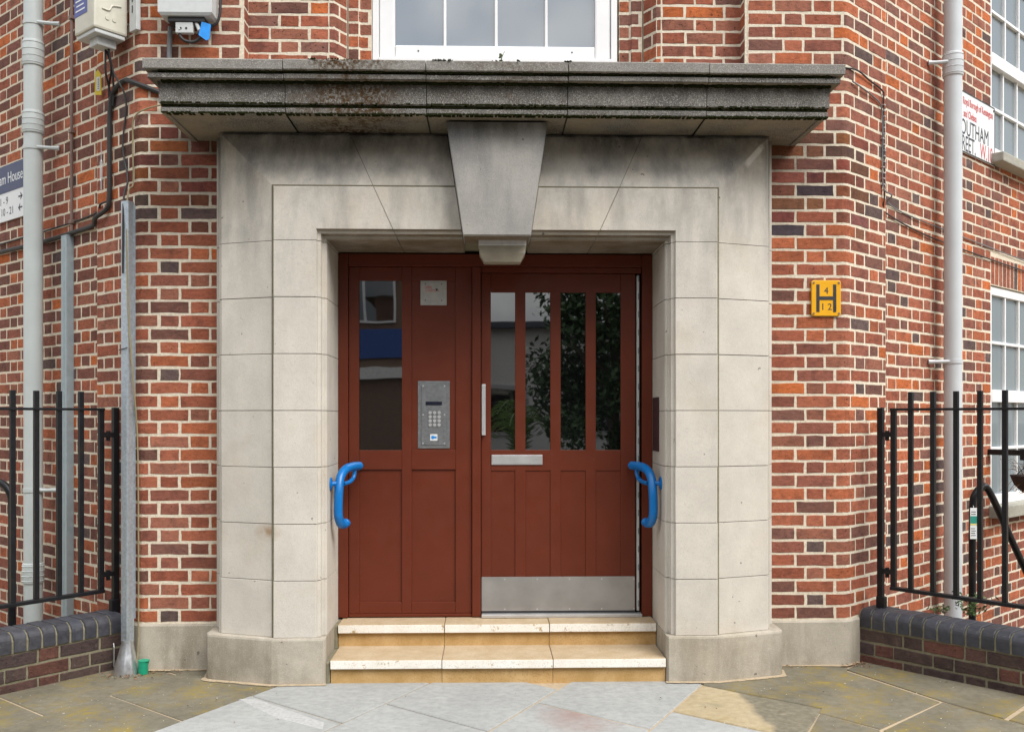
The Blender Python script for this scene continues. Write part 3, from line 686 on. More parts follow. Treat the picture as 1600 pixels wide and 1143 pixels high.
# ------------------------------------------------------------------ cornice
corn = tag(link('cornice', None, bld), 'heavy weathered stone cornice over the doorway with moss in its grooves')
CPROF = [(0.060, 3.205), (0.070, 3.198), (0.070, 3.153), (0.066, 3.149), (0.036, 3.149), (0.036, 3.137), (0.052, 3.134), (0.052, 3.112), (0.048, 3.108), (0.018, 3.106), (0.012, 3.085), (0.010, 3.06),
         (0.010, 3.000), (0.006, 2.995), (-0.022, 2.995), (-0.022, 2.982), (0.003, 2.979), (0.003, 2.955), (-0.001, 2.950), (-0.03, 2.949), (-0.034, 2.955)]
cj = [-9, -1.075, -0.36, 0.36, 1.075, 9]
for k in range(5):
    L = []; dy = rnd.uniform(-0.002, 0.002); dz = rnd.uniform(-0.002, 0.002)
    for o, z in CPROF:
        xa = -(1.70 + o) if k == 0 else cj[k] + 0.002; xb = (1.70 + o) if k == 4 else cj[k + 1] - 0.002
        L.append([(xa, -0.5 - o + dy, z + dz), (xb, -0.5 - o + dy, z + dz), (xb, 0.05, z + dz), (xa, 0.05, z + dz)])
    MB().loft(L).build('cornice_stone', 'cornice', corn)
# moss in the two grooves
for (o, z0, z1) in ((0.060, 3.138, 3.1475), (0.002, 2.9825, 2.9935), (0.036, 3.094, 3.1055), (0.0035, 2.947, 2.957), (0.0105, 2.995, 3.004)):
    r2 = random.Random(int(z0 * 1000)); m = MB(); x = -1.70
    xs = []
    while x < 1.70: xs.append(x); x += r2.uniform(0.005, 0.011)
    for a in xs:
        wv = r2.uniform(0.010, 0.016); hh = (z1 - z0) * r2.uniform(0.55, 1.0); pr = o - r2.uniform(0.0, 0.012) if o > 0.02 else o - r2.uniform(-0.0008, 0.004)
        if r2.random() < 0.97: m.box(a, a + wv, -0.5 - pr, -0.47, z1 - hh, z1 + 0.001)
    q = m.build('moss', 'moss', corn); q['kind'] = 'stuff'
# moss tufts and a lead capping line on top edge
m = MB(); r2 = random.Random(3)
for (xa, xb, n) in ((-1.0, -0.72, 30), (-0.33, -0.22, 40), (0.34, 0.375, 30), (-0.06, 0.12, 12)):
    for _ in range(n):
        x = r2.uniform(xa, xb); y = -0.568 + r2.uniform(-0.006, 0.02); s_ = r2.uniform(0.003, 0.008); z = 3.202
        m.add([(x - s_, y, z), (x + s_, y - s_, z), (x, y + s_, z), (x + r2.uniform(-s_, s_), y, z + s_ * 1.3)], [(0, 1, 3), (1, 2, 3), (2, 0, 3), (0, 2, 1)])
m.build('moss', 'moss', corn)['kind'] = 'stuff'

# ------------------------------------------------------------------ entrance steps
steps = thing('entrance_steps', 'two buff stone steps with worn white nosings below the red door', 'steps', (0, 0, 0))
sx = [(-0.895, -0.292), (-0.290, 0.298), (0.300, 0.902)]
for lvl, (yn, yb, z1, zg) in enumerate(((-0.318, 0.02, 0.127, -0.01), (-0.03, 0.20, 0.252, 0.10))):
    for i, (a, b) in enumerate(sx):
        dz = rnd.uniform(-0.0015, 0.0015); dy = rnd.uniform(-0.003, 0.003)
        if lvl == 1: a, b = max(a, -0.885), b
        else: a = max(a, -0.88)
        r_ = MB().box(a, b, yn + 0.022 + dy, yb, zg, z1 - 0.052).build('riser', 'step_riser', steps)
        t_ = MB().box(a, b, yn + dy, yb, z1 - 0.050 + dz, z1 + dz, 0.006).build('tread', 'step_tread', steps, smooth=False)
        MB().box(a + 0.001, b - 0.001, yn + dy - 0.0012, yn + dy + 0.012, z1 - 0.047 + dz, z1 - 0.003 + dz, 0.002).build('nosing', 'step_paint', t_)
MB().box(-0.912, -0.884, -0.30, 0.18, -0.01, 0.115, 0.008).box(-0.912, -0.888, -0.02, 0.18, 0.11, 0.245, 0.008).build('end_mortar', 'mortar_low', steps)

# ------------------------------------------------------------------ door and side screen
door = tag(link('door', None, bld), 'dark red entrance door with four tall glass panes and steel kick plate')
scr = tag(link('side_screen', None, bld), 'fixed dark red panel beside the door with one tall pane')
frm = tag(link('door_frame', None, bld), 'dark red timber frame around door and side panel')
def B(parent, name, mat, x0, x1, z0, z1, y0, y1, c=0.0025):
    return MB().box(x0, x1, y0, y1, z0, z1, c).build(name, mat, parent)
zB = 0.256; yF = 0.135; yL = 0.155; yK = 0.20
B(frm, 'jamb', 'red_paint', -0.908, -0.853, zB, 2.352, yF, 0.215); B(frm, 'jamb', 'red_paint', 0.848, 0.908, zB, 2.352, yF, 0.215)
B(frm, 'mullion', 'red_paint', -0.138, -0.088, zB, 2.278, yF + 0.004, 0.215); B(frm, 'head', 'red_paint', -0.851, 0.846, 2.280, 2.352, yF + 0.002, 0.215)
B(frm, 'bead', 'red_paint', -0.086, 0.846, 2.247, 2.278, yF + 0.012, 0.215)
def rail_set(parent, xs, zs_):
    pass
# side screen members
for (a, b) in ((-0.851, -0.792), (-0.545, -0.489), (-0.234, -0.140)): B(scr, 'stile', 'red_paint', a, b, 0.274, 2.278, yL, yK)
for (a, b) in ((-0.792, -0.545), (-0.489, -0.234)):
    B(scr, 'rail', 'red_paint', a + .0005, b - .0005, 2.20, 2.278, yL + 0.0008, yK); B(scr, 'rail', 'red_paint', a + .0005, b - .0005, 1.107, 1.219, yL + 0.0008, yK)
    B(scr, 'rail', 'red_paint', a + .0005, b - .0005, 0.274, 0.34, yL + 0.0008, yK)
    B(scr, 'panel', 'red_paint', a - 0.004, b + 0.004, 0.335, 1.112, yL + 0.011, yK - 0.006)
B(scr, 'panel', 'red_paint', -0.493, -0.230, 1.21, 2.205, yL + 0.008, yK - 0.006)
B(scr, 'pane', 'glass_dark', -0.796, -0.541, 1.212, 2.206, yL + 0.014, yK - 0.01, 0)
B(scr, 'cill', 'red_paint', -0.851, -0.140, zB, 0.273, yL - 0.006, yK)
# door leaf members
for (a, b) in ((-0.085, -0.03), (0.727, 0.812)): B(door, 'stile', 'red_paint', a, b, 0.285, 2.244, yL, yK)
for (a, b) in ((0.111, 0.171), (0.316, 0.376), (0.522, 0.581)): B(door, 'muntin', 'red_paint', a, b, 0.285, 2.139, yL + 0.0006, yK)
for (a, b) in ((-0.03, 0.111), (0.171, 0.316), (0.376, 0.522), (0.581, 0.727)):
    B(door, 'pane', 'glass_dark', a - 0.004, b + 0.004, 1.212, 2.15, yL + 0.014, yK - 0.01, 0)
    B(door, 'panel', 'red_paint', a - 0.004, b + 0.004, 0.32, 1.104, yL + 0.0065, yK - 0.006)
B(door, 'rail', 'red_paint', -0.0295, 0.7265, 2.135, 2.244, yL + 0.0012, yK); B(door, 'rail', 'red_paint', -0.0295, 0.7265, 1.099, 1.219, yL + 0.0012, yK)
B(door, 'rail', 'red_paint', -0.0295, 0.7265, 0.285, 0.40, yL + 0.0012, yK)
kp = B(door, 'kick_plate', 'steel', -0.084, 0.808, 0.287, 0.484, yL - 0.0035, yL - 0.0005, 0.001)
for i in range(5):
    for z in (0.297, 0.470): MB().tube([(0.0 + 0.055 + i * 0.188 - 0.004, yL - 0.0035, z), (0.055 + i * 0.188 - 0.004, yL - 0.0058, z)], 0.0045, 10).build('rivet', 'steel_pale', kp)
lp = B(door, 'letter_plate', 'steel_pale', -0.026, 0.270, 1.134, 1.192, yL - 0.006, yL + 0.001, 0.002)
MB().box(-0.02, 0.264, yL - 0.0075, yL - 0.0062, 1.141, 1.185, 0.0006).build('flap', 'steel_pale', lp)
B(door, 'pull_plate', 'steel_pale', -0.083, -0.060, 1.305, 1.60, yL - 0.022, yL - 0.0005, 0.003)
hs = B(door, 'hinge_strip', 'steel_pale', 0.819, 0.834, 0.285, 2.235, yL - 0.004, 0.19, 0.002)
hz = 0.31
while hz < 2.2: MB().box(0.8265, 0.8335, yL - 0.0062, yL - 0.0042, hz, hz + 0.035).build('knuckle', 'panel_steel', hs); hz += 0.105
B(door, 'threshold', 'steel_pale', -0.084, 0.846, 0.2535, 0.272, yF - 0.02, yL + 0.03, 0.003)
B(door, 'sweep', 'dark_plastic', -0.084, 0.81, 0.273, 0.285, yL + 0.004, yK - 0.01, 0)
MB().box(-0.91, 0.91, 0.216, 0.23, 0.2, 2.4).build('hall_screen', 'dark_plastic', frm)

# ------------------------------------------------------------------ front upper window
win = tag(link('window', None, bld), 'white framed window above the cornice reflecting clouds')
W = lambda n, mt, x0, x1, z0, z1, y0, y1, c=0.003: MB().box(x0, x1, y0, y1, z0, z1, c).build(n, mt, win)
W('frame', 'white_pvc', -0.722, -0.686, 3.42, ZT, 0.215, 0.27); W('frame', 'white_pvc', 0.678, 0.714, 3.42, ZT, 0.215, 0.27)
W('sill', 'white_pvc', -0.686, 0.678, 3.42, 3.512, 0.205, 0.27)
W('sash', 'white_pvc', -0.684, -0.592, 3.514, ZT, 0.225, 0.265, 0.012); W('sash', 'white_pvc', 0.584, 0.676, 3.514, ZT, 0.225, 0.265, 0.012)
W('sash', 'white_pvc', -0.591, 0.583, 3.514, 3.59, 0.2255, 0.264, 0.008)
gx = [-0.592, -0.307, -0.292, -0.006, 0.010, 0.290, 0.305, 0.584]
for i in range(4): W('pane', 'glass_sky', gx[2 * i] - 0.004, gx[2 * i + 1] + 0.004, 3.585, ZT, 0.25, 0.256, 0)
for i in range(3): W('glazing_bar', 'white_pvc', gx[2 * i + 1], gx[2 * i + 2], 3.588, ZT, 0.236, 0.262, 0.002)
for x in (-0.455, 0.448): MB().tube([(x, 0.2255, 3.556), (x, 0.2235, 3.556)], 0.005, 8).build('vent_hole', 'dark_plastic', win)
# wing windows on the right (local frame: x along the wall, y inward)
def wing_window(z0, z1, label, sill_z):
    p = wing_pt(1, 2.225); wi = tag(link('window', None, bld, (p.x, p.y, 0), WA), label)
    A_ = lambda n, mt, x0, x1, a, b, y0, y1, c=0.003: MB().box(x0, x1, y0, y1, a, b, c).build(n, mt, wi)
    Wd = 1.222; zm = z0 + (z1 - z0) * 0.5
    A_('frame', 'white_pvc', 0.002, 0.05, z0, z1, 0.012, 0.09); A_('frame', 'white_pvc', Wd - 0.05, Wd - 0.002, z0, z1, 0.012, 0.09)
    A_('frame', 'white_pvc', 0.0505, Wd - 0.0505, z1 - 0.06, z1, 0.0125, 0.09)
    A_('sash', 'white_pvc', 0.051, Wd - 0.051, zm - 0.045, zm + 0.045, 0.008, 0.085)
    A_('sash', 'white_pvc', 0.051, Wd - 0.051, z0, z0 + 0.07, 0.0126, 0.088)
    n = 4
    for half, (a, b) in enumerate(((z0 + 0.07, zm - 0.045), (zm + 0.045, z1 - 0.06))):
        gw = (Wd - 0.1) / n
        for i in range(n):
            A_('pane', 'glass_curtain', 0.05 + gw * i + 0.010, 0.05 + gw * (i + 1) - 0.010, a, b, 0.052 - 0.014 * half, 0.057 - 0.014 * half, 0)
            if i: A_('glazing_bar', 'white_pvc', 0.05 + gw * i - 0.0105, 0.05 + gw * i + 0.0105, a, b, 0.032 - 0.014 * half, 0.064 - 0.014 * half, 0.002)
        zz = (a + b) / 2
        A_('glazing_bar', 'white_pvc', 0.051, Wd - 0.051, zz - 0.0105, zz + 0.0105, 0.030 - 0.014 * half, 0.066 - 0.014 * half, 0.002)
    A_('sill', 'lead', -0.03, Wd + 0.03, sill_z, z0 - 0.001, -0.10, 0.10, 0.008)
wing_window(3.335, 4.78, 'upper white window of the right wing', 3.265)
wing_window(0.76, 2.372, 'lower white window of the right wing under a soldier brick head', 0.67)
# roof slab closing the building so that no light falls behind the walls
MB().add([(-5.2, 2.6, ZT), (-2.0, 0.2, ZT), (-1.43, 0.14, ZT), (1.43, 0.14, ZT), (2.0, 0.2, ZT), (5.2, 2.8, ZT), (5.2, 8, ZT), (-5.2, 8, ZT)], [tuple(range(8))]).build('floor_slab', 'mortar_low', bld)
#=PART2=
# ================================================================== things fixed to the building
def wloc(sign, s, off=0.05, z=0.0):
    p = wing_pt(sign, s, off); return (p.x, p.y, z)
# ---- drainpipes
def drainpipe(sign, s, mat, label, z0, joints, clips):
    o = thing('drainpipe', label, 'drainpipe', wloc(sign, s, -0.06, 0), WING_A[sign], 'grey drainpipes')
    MB().tube([(0, 0, z0), (0, 0, ZT)], 0.056, 28).build('pipe', mat, o, smooth=True)
    for (za, zb) in joints:
        m = MB(); zs = [za, za + 0.004, za + 0.012, zb - 0.012, zb - 0.004, zb]
        m.tube([(0, 0, z) for z in zs], [0.057, 0.0625, 0.064, 0.064, 0.0625, 0.057], 28)
        c = m.build('collar', mat, o, smooth=True)
        for k in range(4):
            z = za + 0.018 + (zb - za - 0.036) * k / 3
            MB().tube([(0, 0, z - 0.003), (0, 0, z), (0, 0, z + 0.003)], [0.064, 0.067, 0.064], 28, False).build('ring', 'dark_ring' if False else mat, c, smooth=True)
    for z, dx in clips:
        m = MB().tube([(0, 0, z - 0.013), (0, 0, z - 0.012), (0, 0, z + 0.012), (0, 0, z + 0.013)], [0.056, 0.0605, 0.0605, 0.056], 28, False)
        m.tube([(0.05 * dx, 0.0, z), (0.10 * dx, 0.07, z), (0.13 * dx, 0.105, z)], [0.013, 0.012, 0.016], 8)
        m.build('bracket', mat, o, smooth=True)
    return o
drainpipe(-1, 1.182, 'pipe_grey', 'grey-green drainpipe on the left wing beside the navy and white sign', -1.15, [(3.625, 3.787), (3.199, 3.341), (0.36, 0.49)], [(3.897, 1), (3.11, 1), (0.949, 1)])
drainpipe(1, 1.297, 'pipe_pale', 'pale grey drainpipe on the right wing in front of the street name sign', -1.15, [(3.645, 3.80)], [(3.735, -1), (1.773, -1)])
# ---- galvanised cable pole with a cone foot at the left corner
o = thing('cable_pole', 'galvanised cable guard pole with flared foot at the left corner', 'cable pole', (-2.035, -0.062, 0), -R(25))
m = MB(); r0 = 0.027
m.loft([[(-r0, 0.02, z), (-r0, -0.02, z), (-r0 + 0.008, -0.026, z), (r0 - 0.008, -0.026, z), (r0, -0.02, z), (r0, 0.02, z)] for z in (0.17, 2.597)]); m.build('channel', 'galv', o)
MB().box(-0.034, 0.034, 0.0205, 0.024, 0.3, 2.58).build('back_flange', 'galv', o)
MB().tube([(0, -0.01, -0.002), (0, -0.01, 0.02), (0, -0.005, 0.09), (0, 0, 0.165), (0, 0, 0.185)], [0.068, 0.067, 0.05, 0.032, 0.031], 24).build('cone_foot', 'galv_bright', o, smooth=True)
MB().tube([(-0.031, -0.03, 1.78), (0.031, -0.032, 1.79)], 0.0025, 6).build('cable_tie', 'black_cable', o)
# ---- steel channel and brown conduit above it
o = thing('cable_channel', 'blue-grey steel cable channel rising behind the left railing', 'cable channel', wloc(-1, 0.908, 0.05, 0), -WA)
m = MB(); m.loft([[(-0.036, 0, z), (-0.036, -0.045, z), (0.036, -0.045, z), (0.036, 0, z)] for z in (-1.15, 2.53)]); m.build('channel', 'channel', o)
MB().box(-0.004, 0.004, -0.0475, -0.0452, 0.2, 2.5).build('seam', 'channel', o); MB().box(-0.0365, 0.0365, -0.046, 0, 2.531, 2.537).build('cap', 'channel', o)
o = thing('conduit', 'thin brown conduit running up the left wing wall above the channel', 'conduit', wloc(-1, 0.868, 0.045, 0), -WA)
MB().tube([(0, -0.01, 2.535), (0, -0.01, ZT)], 0.0095, 12).build('pipe', 'brown_pipe', o, smooth=True)
for z in (2.62, 3.181, 3.884): MB().box(-0.018, 0.018, -0.024, 0.006, z - 0.012, z + 0.012, 0.003).build('saddle_clip', 'brown_pipe', o)
# ---- cream junction box with blue sticker, and its backing plate
o = thing('junction_box', 'cream junction box with blue printed sticker at the top left', 'junction box', wloc(-1, 0.085, 0.0, 0), -WA)
m = MB(); m.box(-0.225, 0.0, -0.215, -0.02, 3.545, 4.05, 0.012); m.build('body', 'cream_plastic', o)
MB().box(-0.215, -0.008, -0.205, -0.03, 3.522, 3.5445, 0.006).build('base', 'grey_plastic', o)
MB().box(-0.14, -0.05, -0.17, -0.06, 3.475, 3.5215, 0.006).build('gland_block', 'grey_plastic', o)
MB().box(-0.221, -0.075, -0.2168, -0.2152, 3.645, 3.86).build('sticker', 'sticker_blue', o)
for i in range(5): MB().box(-0.205 + 0.01 * (i % 2), -0.10 - 0.012 * (i % 3), -0.2178, -0.2170, 3.67 + 0.027 * i, 3.678 + 0.027 * i).build('print_line', 'sign_white', o)
MB().tube(smoothpath([(0.001, -0.17, 3.66), (0.002, -0.13, 3.66), (0.002, -0.11, 3.69), (0.001, -0.06, 3.70)]), 0.005, 8).build('latch', 'cream_plastic', o)
for y in (-0.14, -0.10): MB().tube([(0.0, y, 3.615), (0.004, y, 3.615)], 0.012, 12).build('cap', 'cream_plastic', o)
o = thing('backing_plate', 'flat pale metal plate beside the cream junction box', 'plate', wloc(-1, 0.03, 0.0, 0), -WA)
MB().box(-0.02, 0.055, -0.03, -0.004, 3.56, 4.1, 0.003).build('plate', 'grey_plastic', o)
for z in (3.66, 3.72): MB().box(0.01, 0.018, -0.0325, -0.0302, z, z + 0.04).build('slot', 'dark_plastic', o)
# ---- light grey telecom box over the cornice
o = thing('telecom_box', 'light grey telecom box hanging above the left end of the cornice', 'telecom box', (-1.70, 0, 0))
m = MB(); m.loft([[(-0.145 + i, -0.135 + i * .6, z), (0.148 - i, -0.135 + i * .6, z), (0.148 - i, -0.012, z), (-0.145 + i, -0.012, z)] for z, i in ((3.602, 0.014), (3.616, 0.0), (4.1, 0.0))]); m.build('body', 'grey_plastic', o)
MB().box(-0.10, 0.10, -0.11, -0.02, 3.575, 3.6015, 0.004).build('base', 'dark_plastic', o)
MB().box(-0.06, 0.035, -0.105, -0.075, 3.515, 3.5745, 0.005).build('connector_plate', 'grey_plastic', o)
for x in (-0.03, 0.0): MB().tube([(x, -0.1055, 3.54), (x, -0.1075, 3.54)], 0.006, 8).build('screw', 'dark_plastic', o)
m = MB(); m.loft([[(0.085, -0.11 + y, 3.575), (0.135, -0.11 + y, 3.56), (0.128, -0.115 + y, 3.48), (0.112, -0.115 + y, 3.47), (0.07, -0.115 + y, 3.50)] for y in (0, 0.004)]); m.build('tag', 'tag_blue', o)
for x in (-0.055, 0.05): MB().tube([(x, -0.09, 3.575), (x + 0.02, -0.10, 3.53)], 0.010, 8).build('gland', 'grey_plastic', o)
m = MB().tube(smoothpath([(-0.05, -0.09, 3.56), (-0.03, -0.09, 3.49), (0.03, -0.08, 3.475), (0.09, -0.07, 3.52)]), 0.009, 8)
m.tube(smoothpath([(0.15, -0.06, 3.9), (0.17, -0.05, 3.72), (0.155, -0.05, 3.6), (0.10, -0.05, 3.57)]), 0.008, 8); m.build('loop_cable', 'black_cable', o, smooth=True)
# ---- cables
def cable(pts, r, mat, label, name='cable', cat='cable', clips=0):
    b = Vector(pts[-1]); m = MB().tube(smoothpath([Vector(p) - b for p in pts]), r, 8)
    o = tag(m.build(name, mat, None, tuple(b), smooth=True), label, cat); return o
def wp3(sign, s, out, z): p = wing_pt(sign, s, (0.0 if s < 0.46 else 0.05) - out); return (p.x, p.y, z)
cable([(-1.745, 0.02, 3.22), (-1.80, -0.018, 3.30), (-1.82, -0.02, 3.40), (-1.815, -0.02, 3.58)], 0.014, 'grey_cable', 'thick grey cable dropping from the telecom box onto the cornice')
cable([(-1.77, -0.03, 3.175), wp3(-1, 0.02, 0.016, 3.275), wp3(-1, 0.12, 0.016, 3.31), wp3(-1, 0.24, 0.016, 3.285), wp3(-1, 0.292, 0.016, 3.19), wp3(-1, 0.30, 0.016, 2.95), wp3(-1, 0.302, 0.016, 2.68), wp3(-1, 0.33, 0.018, 2.615),
       wp3(-1, 0.44, 0.03, 2.575), wp3(-1, 0.60, 0.018, 2.56), wp3(-1, 0.9, 0.018, 2.548), wp3(-1, 1.25, 0.018, 2.54), wp3(-1, 1.95, 0.018, 2.545), wp3(-1, 2.5, 0.018, 2.55)], 0.014, 'black_cable', 'thick dark cable bundle turning down the left corner and along the left wing')
cable([wp3(-1, 0.33, 0.01, 2.66), wp3(-1, 0.40, 0.02, 2.65), wp3(-1, 0.6, 0.01, 2.63), wp3(-1, 1.2, 0.01, 2.61), wp3(-1, 2.4, 0.01, 2.60)], 0.006, 'black_cable', 'thin dark cable above the thick one on the left wing')
cable([wp3(-1, 0.16, 0.10, 3.50), wp3(-1, 0.17, 0.06, 3.36), wp3(-1, 0.12, 0.012, 3.20), wp3(-1, 0.16, 0.01, 2.95), wp3(-1, 0.10, 0.012, 2.75), (-2.052, -0.075, 2.60), (-2.052, -0.085, 2.2)], 0.0055, 'black_cable', 'black cable dropping from the cream box into the cable pole')
cable([(-1.79, -0.03, 3.16), wp3(-1, 0.0, 0.012, 3.10), wp3(-1, 0.045, 0.012, 2.95), wp3(-1, 0.04, 0.012, 2.72), (-2.03, -0.078, 2.60), (-2.02, -0.093, 2.0), (-1.99, -0.085, 1.55), (-1.985, -0.045, 1.2), (-1.985, -0.035, 0.3), (-1.985, -0.05, 0.06)], 0.0045, 'tan_cable', 'thin tan wire hanging along the galvanised cable pole')
for i, (a, b) in enumerate(((0.21, 0.185), (0.175, 0.22), (0.20, 0.20))):
    cable([wp3(-1, a - 0.02, 0.10, 3.50), wp3(-1, a, 0.05 + 0.02 * i, 3.40 - 0.02 * i), wp3(-1, b + 0.06, 0.02 + 0.01 * i, 3.30), wp3(-1, b + 0.08, 0.012, 3.2)], 0.006, 'black_cable', ['leftmost black lead under the cream box', 'middle black lead under the cream box', 'rightmost black lead under the cream box'][i])
cable([(1.50, -0.014, 3.392), (1.75, -0.014, 3.40), (1.95, -0.012, 3.395), wp3(1, 0.10, 0.012, 3.405), wp3(1, 0.25, 0.01, 3.385), wp3(1, 0.415, 0.01, 3.36), wp3(1, 0.43, 0.01, 3.3), wp3(1, 0.435, 0.01, 3.0), wp3(1, 0.435, 0.012, 2.74), wp3(1, 0.46, 0.045, 2.67), wp3(1, 0.62, 0.01, 2.65), wp3(1, 1.07, 0.01, 2.60), wp3(1, 1.8, 0.01, 2.57), wp3(1, 3.0, 0.01, 2.54)], 0.0048, 'black_cable', 'thin dark cable clipped round the right corner and along the right wing')
cable([wp3(1, 0.05, 0.01, 3.33), wp3(1, 0.16, 0.015, 3.315), wp3(1, 0.30, 0.01, 3.30), wp3(1, 0.40, 0.01, 3.26), wp3(1, 0.415, 0.012, 3.1), wp3(1, 0.418, 0.01, 2.80), wp3(1, 0.45, 0.05, 2.735), wp3(1, 0.60, 0.012, 2.72), wp3(1, 1.1, 0.01, 2.68), wp3(1, 3.0, 0.01, 2.62)], 0.0042, 'grey_cable', 'thin grey cable beside the dark one on the right wing')
r2 = random.Random(5)
for k in range(16):
    z = 3.28 - 0.034 * k; p = wp3(1, 0.428 + r2.uniform(-0.012, 0.012), 0.012, z)
    m = MB().box(-0.009, 0.009, -0.006, 0.01, -0.003, 0.003, 0.001); tag(m.build('cable_clip', 'steel_pale', None, p, WA), 'small metal cable clip in the vertical run on the right corner', 'clip', 'cable clips on the right corner')
# ---- yellow cable tag
o = tag(MB().loft([[(-0.022, y, 0.13), (-0.004, y, 0.15), (0.016, y, 0.12), (0.02, y, 0.0), (-0.024, y, 0.004)] for y in (-0.002, 0.002)]).build('cable_tag', 'tag_yellow', None, wp3(-1, 0.40, 0.03, 3.285), -R(12)), 'yellow warning tag hanging under the cream junction box', 'tag')
MB().box(-0.010, 0.010, -0.004, -0.0022, 0.025, 0.105).build('label_strip', 'sign_white', o)
for i in range(6): MB().box(-0.003, 0.004, -0.0052, -0.0042, 0.034 + 0.011 * i, 0.039 + 0.011 * i).build('print_line', 'ink_grey', o)
# ---- bolt shackle and chain under the cables
m = MB(); 
for (a, b) in (((-0.009, 0, 0.0), (-0.009, 0, 0.10)), ((0.009, 0, 0.0), (0.009, 0, 0.10))): m.tube([a, b], 0.003, 6)
m.tube(smoothpath([(-0.009, 0, 0.1), (0, 0, 0.112), (0.009, 0, 0.1)]), 0.003, 6); m.tube(smoothpath([(-0.009, 0, 0), (0, 0, -0.012), (0.009, 0, 0)]), 0.003, 6)
m.tube([(0, 0, 0.112), (0, 0, 0.22)], 0.002, 5).tube([(0, 0, -0.012), (0, 0, -0.06)], 0.003, 5)
tag(m.build('tension_shackle', 'steel_pale', None, wp3(-1, 0.405, 0.012, 2.80), -WA), 'bright metal tensioner hanging on the left corner beside the cables', 'shackle')
# ---- signs
o = thing('direction_sign', 'navy and white house direction sign on the left wing behind the drainpipe', 'sign', wloc(-1, 1.50, 0.05, 0), -WA)
MB().box(-0.80, 0.0, -0.012, -0.002, 2.75, 3.13, 0.002).build('board', 'sign_white', o); MB().box(-0.80, 0.0, -0.0145, -0.0122, 2.945, 3.13).build('title_band', 'navy', o)
text('lettering', 'Southam House', 0.105, 'sign_white', o, (-0.055, -0.0148, 3.005), 'RIGHT', sx=0.86)
text('lettering', '1 - 9', 0.072, 'ink_grey', o, (-0.29, -0.0125, 2.865), 'RIGHT'); text('lettering', '10 - 21', 0.072, 'ink_grey', o, (-0.20, -0.0125, 2.79), 'RIGHT')
for z, d in ((2.89, 1), (2.815, -1)):
    m = MB().box(-0.03, 0.03, -0.0135, -0.0125, -0.005, 0.005)
    for s_ in (-1, 1): m.loft([[(d * 0.030, y, 0), (d * 0.004, y, s_ * 0.026), (d * 0.004, y, s_ * 0.026 - s_ * 0.012), (d * 0.016, y, 0)] for y in (-0.0135, -0.0125)])
    m.build('arrow', 'ink_grey', o, (-0.10, 0, z))
o = thing('street_sign', 'white street name sign with red and black lettering on the right wing', 'sign', wloc(1, 1.36, 0.05, 0), WA)
MB().box(0.06, 0.90, -0.014, -0.002, 3.25, 3.675, 0.003).build('board', 'sign_white', o)
for (x0, x1, z0, z1) in ((0.064, 0.896, 3.250, 3.258), (0.064, 0.896, 3.667, 3.675), (0.06, 0.066, 3.258, 3.667), (0.894, 0.90, 3.258, 3.667)):
    MB().box(x0, x1, -0.0158, -0.0143, z0, z1).build('border', 'ink_black', o)
for x in (0.87,):
    for z in (3.275, 3.65): MB().tube([(x + 0.01, -0.014, z), (x + 0.01, -0.02, z)], 0.008, 8).build('bolt', 'dark_plastic', o)
text('lettering', 'Royal Borough of Kensington', 0.074, 'ink_red', o, (0.865, -0.0148, 3.585), 'RIGHT', sx=0.60, bold=0.0008)
text('lettering', 'and Chelsea', 0.074, 'ink_red', o, (0.57, -0.0148, 3.50), 'RIGHT', sx=0.62, bold=0.0008)
text('lettering', 'SOUTHAM', 0.155, 'ink_black', o, (0.79, -0.0148, 3.375), 'RIGHT', sx=0.74)
text('lettering', 'STREET,', 0.155, 'ink_black', o, (0.555, -0.0148, 3.263), 'RIGHT', sx=0.64); text('lettering', 'W.10.', 0.155, 'ink_red', o, (0.885, -0.0148, 3.263), 'RIGHT', sx=0.66)
o = thing('hydrant_sign', 'yellow hydrant plate with a large black H and the numbers 4 and 12', 'sign', (1.873, 0, 2.0845))
m = MB(); hw, hh, c = 0.084, 0.1015, 0.014
per = []
for (cx, cz, a0) in ((hw - c, hh - c, 0), (-hw + c, hh - c, 90), (-hw + c, -hh + c, 180), (hw - c, -hh + c, 270)):
    for k in range(4): an = R(a0 + 30 * k); per.append((cx + c * math.cos(an), cz + c * math.sin(an)))
m.loft([[(x, -0.003, z) for x, z in per], [(x, -0.013, z) for x, z in per], [(x * 0.965, -0.0155, z * 0.97) for x, z in per]]); m.build('plate', 'sign_yellow', o)
for x0, x1, z0, z1 in ((-0.057, -0.039, -0.078, 0.078), (0.039, 0.057, -0.078, 0.078), (-0.039, 0.039, -0.010, 0.010)): MB().box(x0, x1, -0.0172, -0.0157, z0, z1).build('letter_bar', 'ink_black', o)
text('number', '4', 0.052, 'ink_black', o, (0, -0.0162, 0.026), 'CENTER'); text('number', '1 2', 0.052, 'ink_black', o, (0.0, -0.0162, -0.066), 'CENTER')
for x in (-0.072, 0.072):
    for z in (-0.087, 0.087): MB().tube([(x, -0.0155, z), (x, -0.019, z)], 0.0058, 8).build('screw', 'brown_pipe', o)
# ---- porch lamp under the keystone
o = thing('porch_lamp', 'small box lamp with yellowed diffuser under the keystone', 'lamp', (0.03, -0.235, 2.24))
MB().box(-0.127, 0.127, -0.06, 0.075, 0.083, 0.121, 0.006).build('body', 'lamp_white', o)
m = MB(); m.loft([[(-a, -b, z), (a, -b, z), (a, b + 0.012, z), (-a, b + 0.012, z)] for z, a, b in ((0.0825, 0.125, 0.058), (0.045, 0.122, 0.057), (0.0, 0.097, 0.04))]); m.build('diffuser', 'lamp_lens', o)
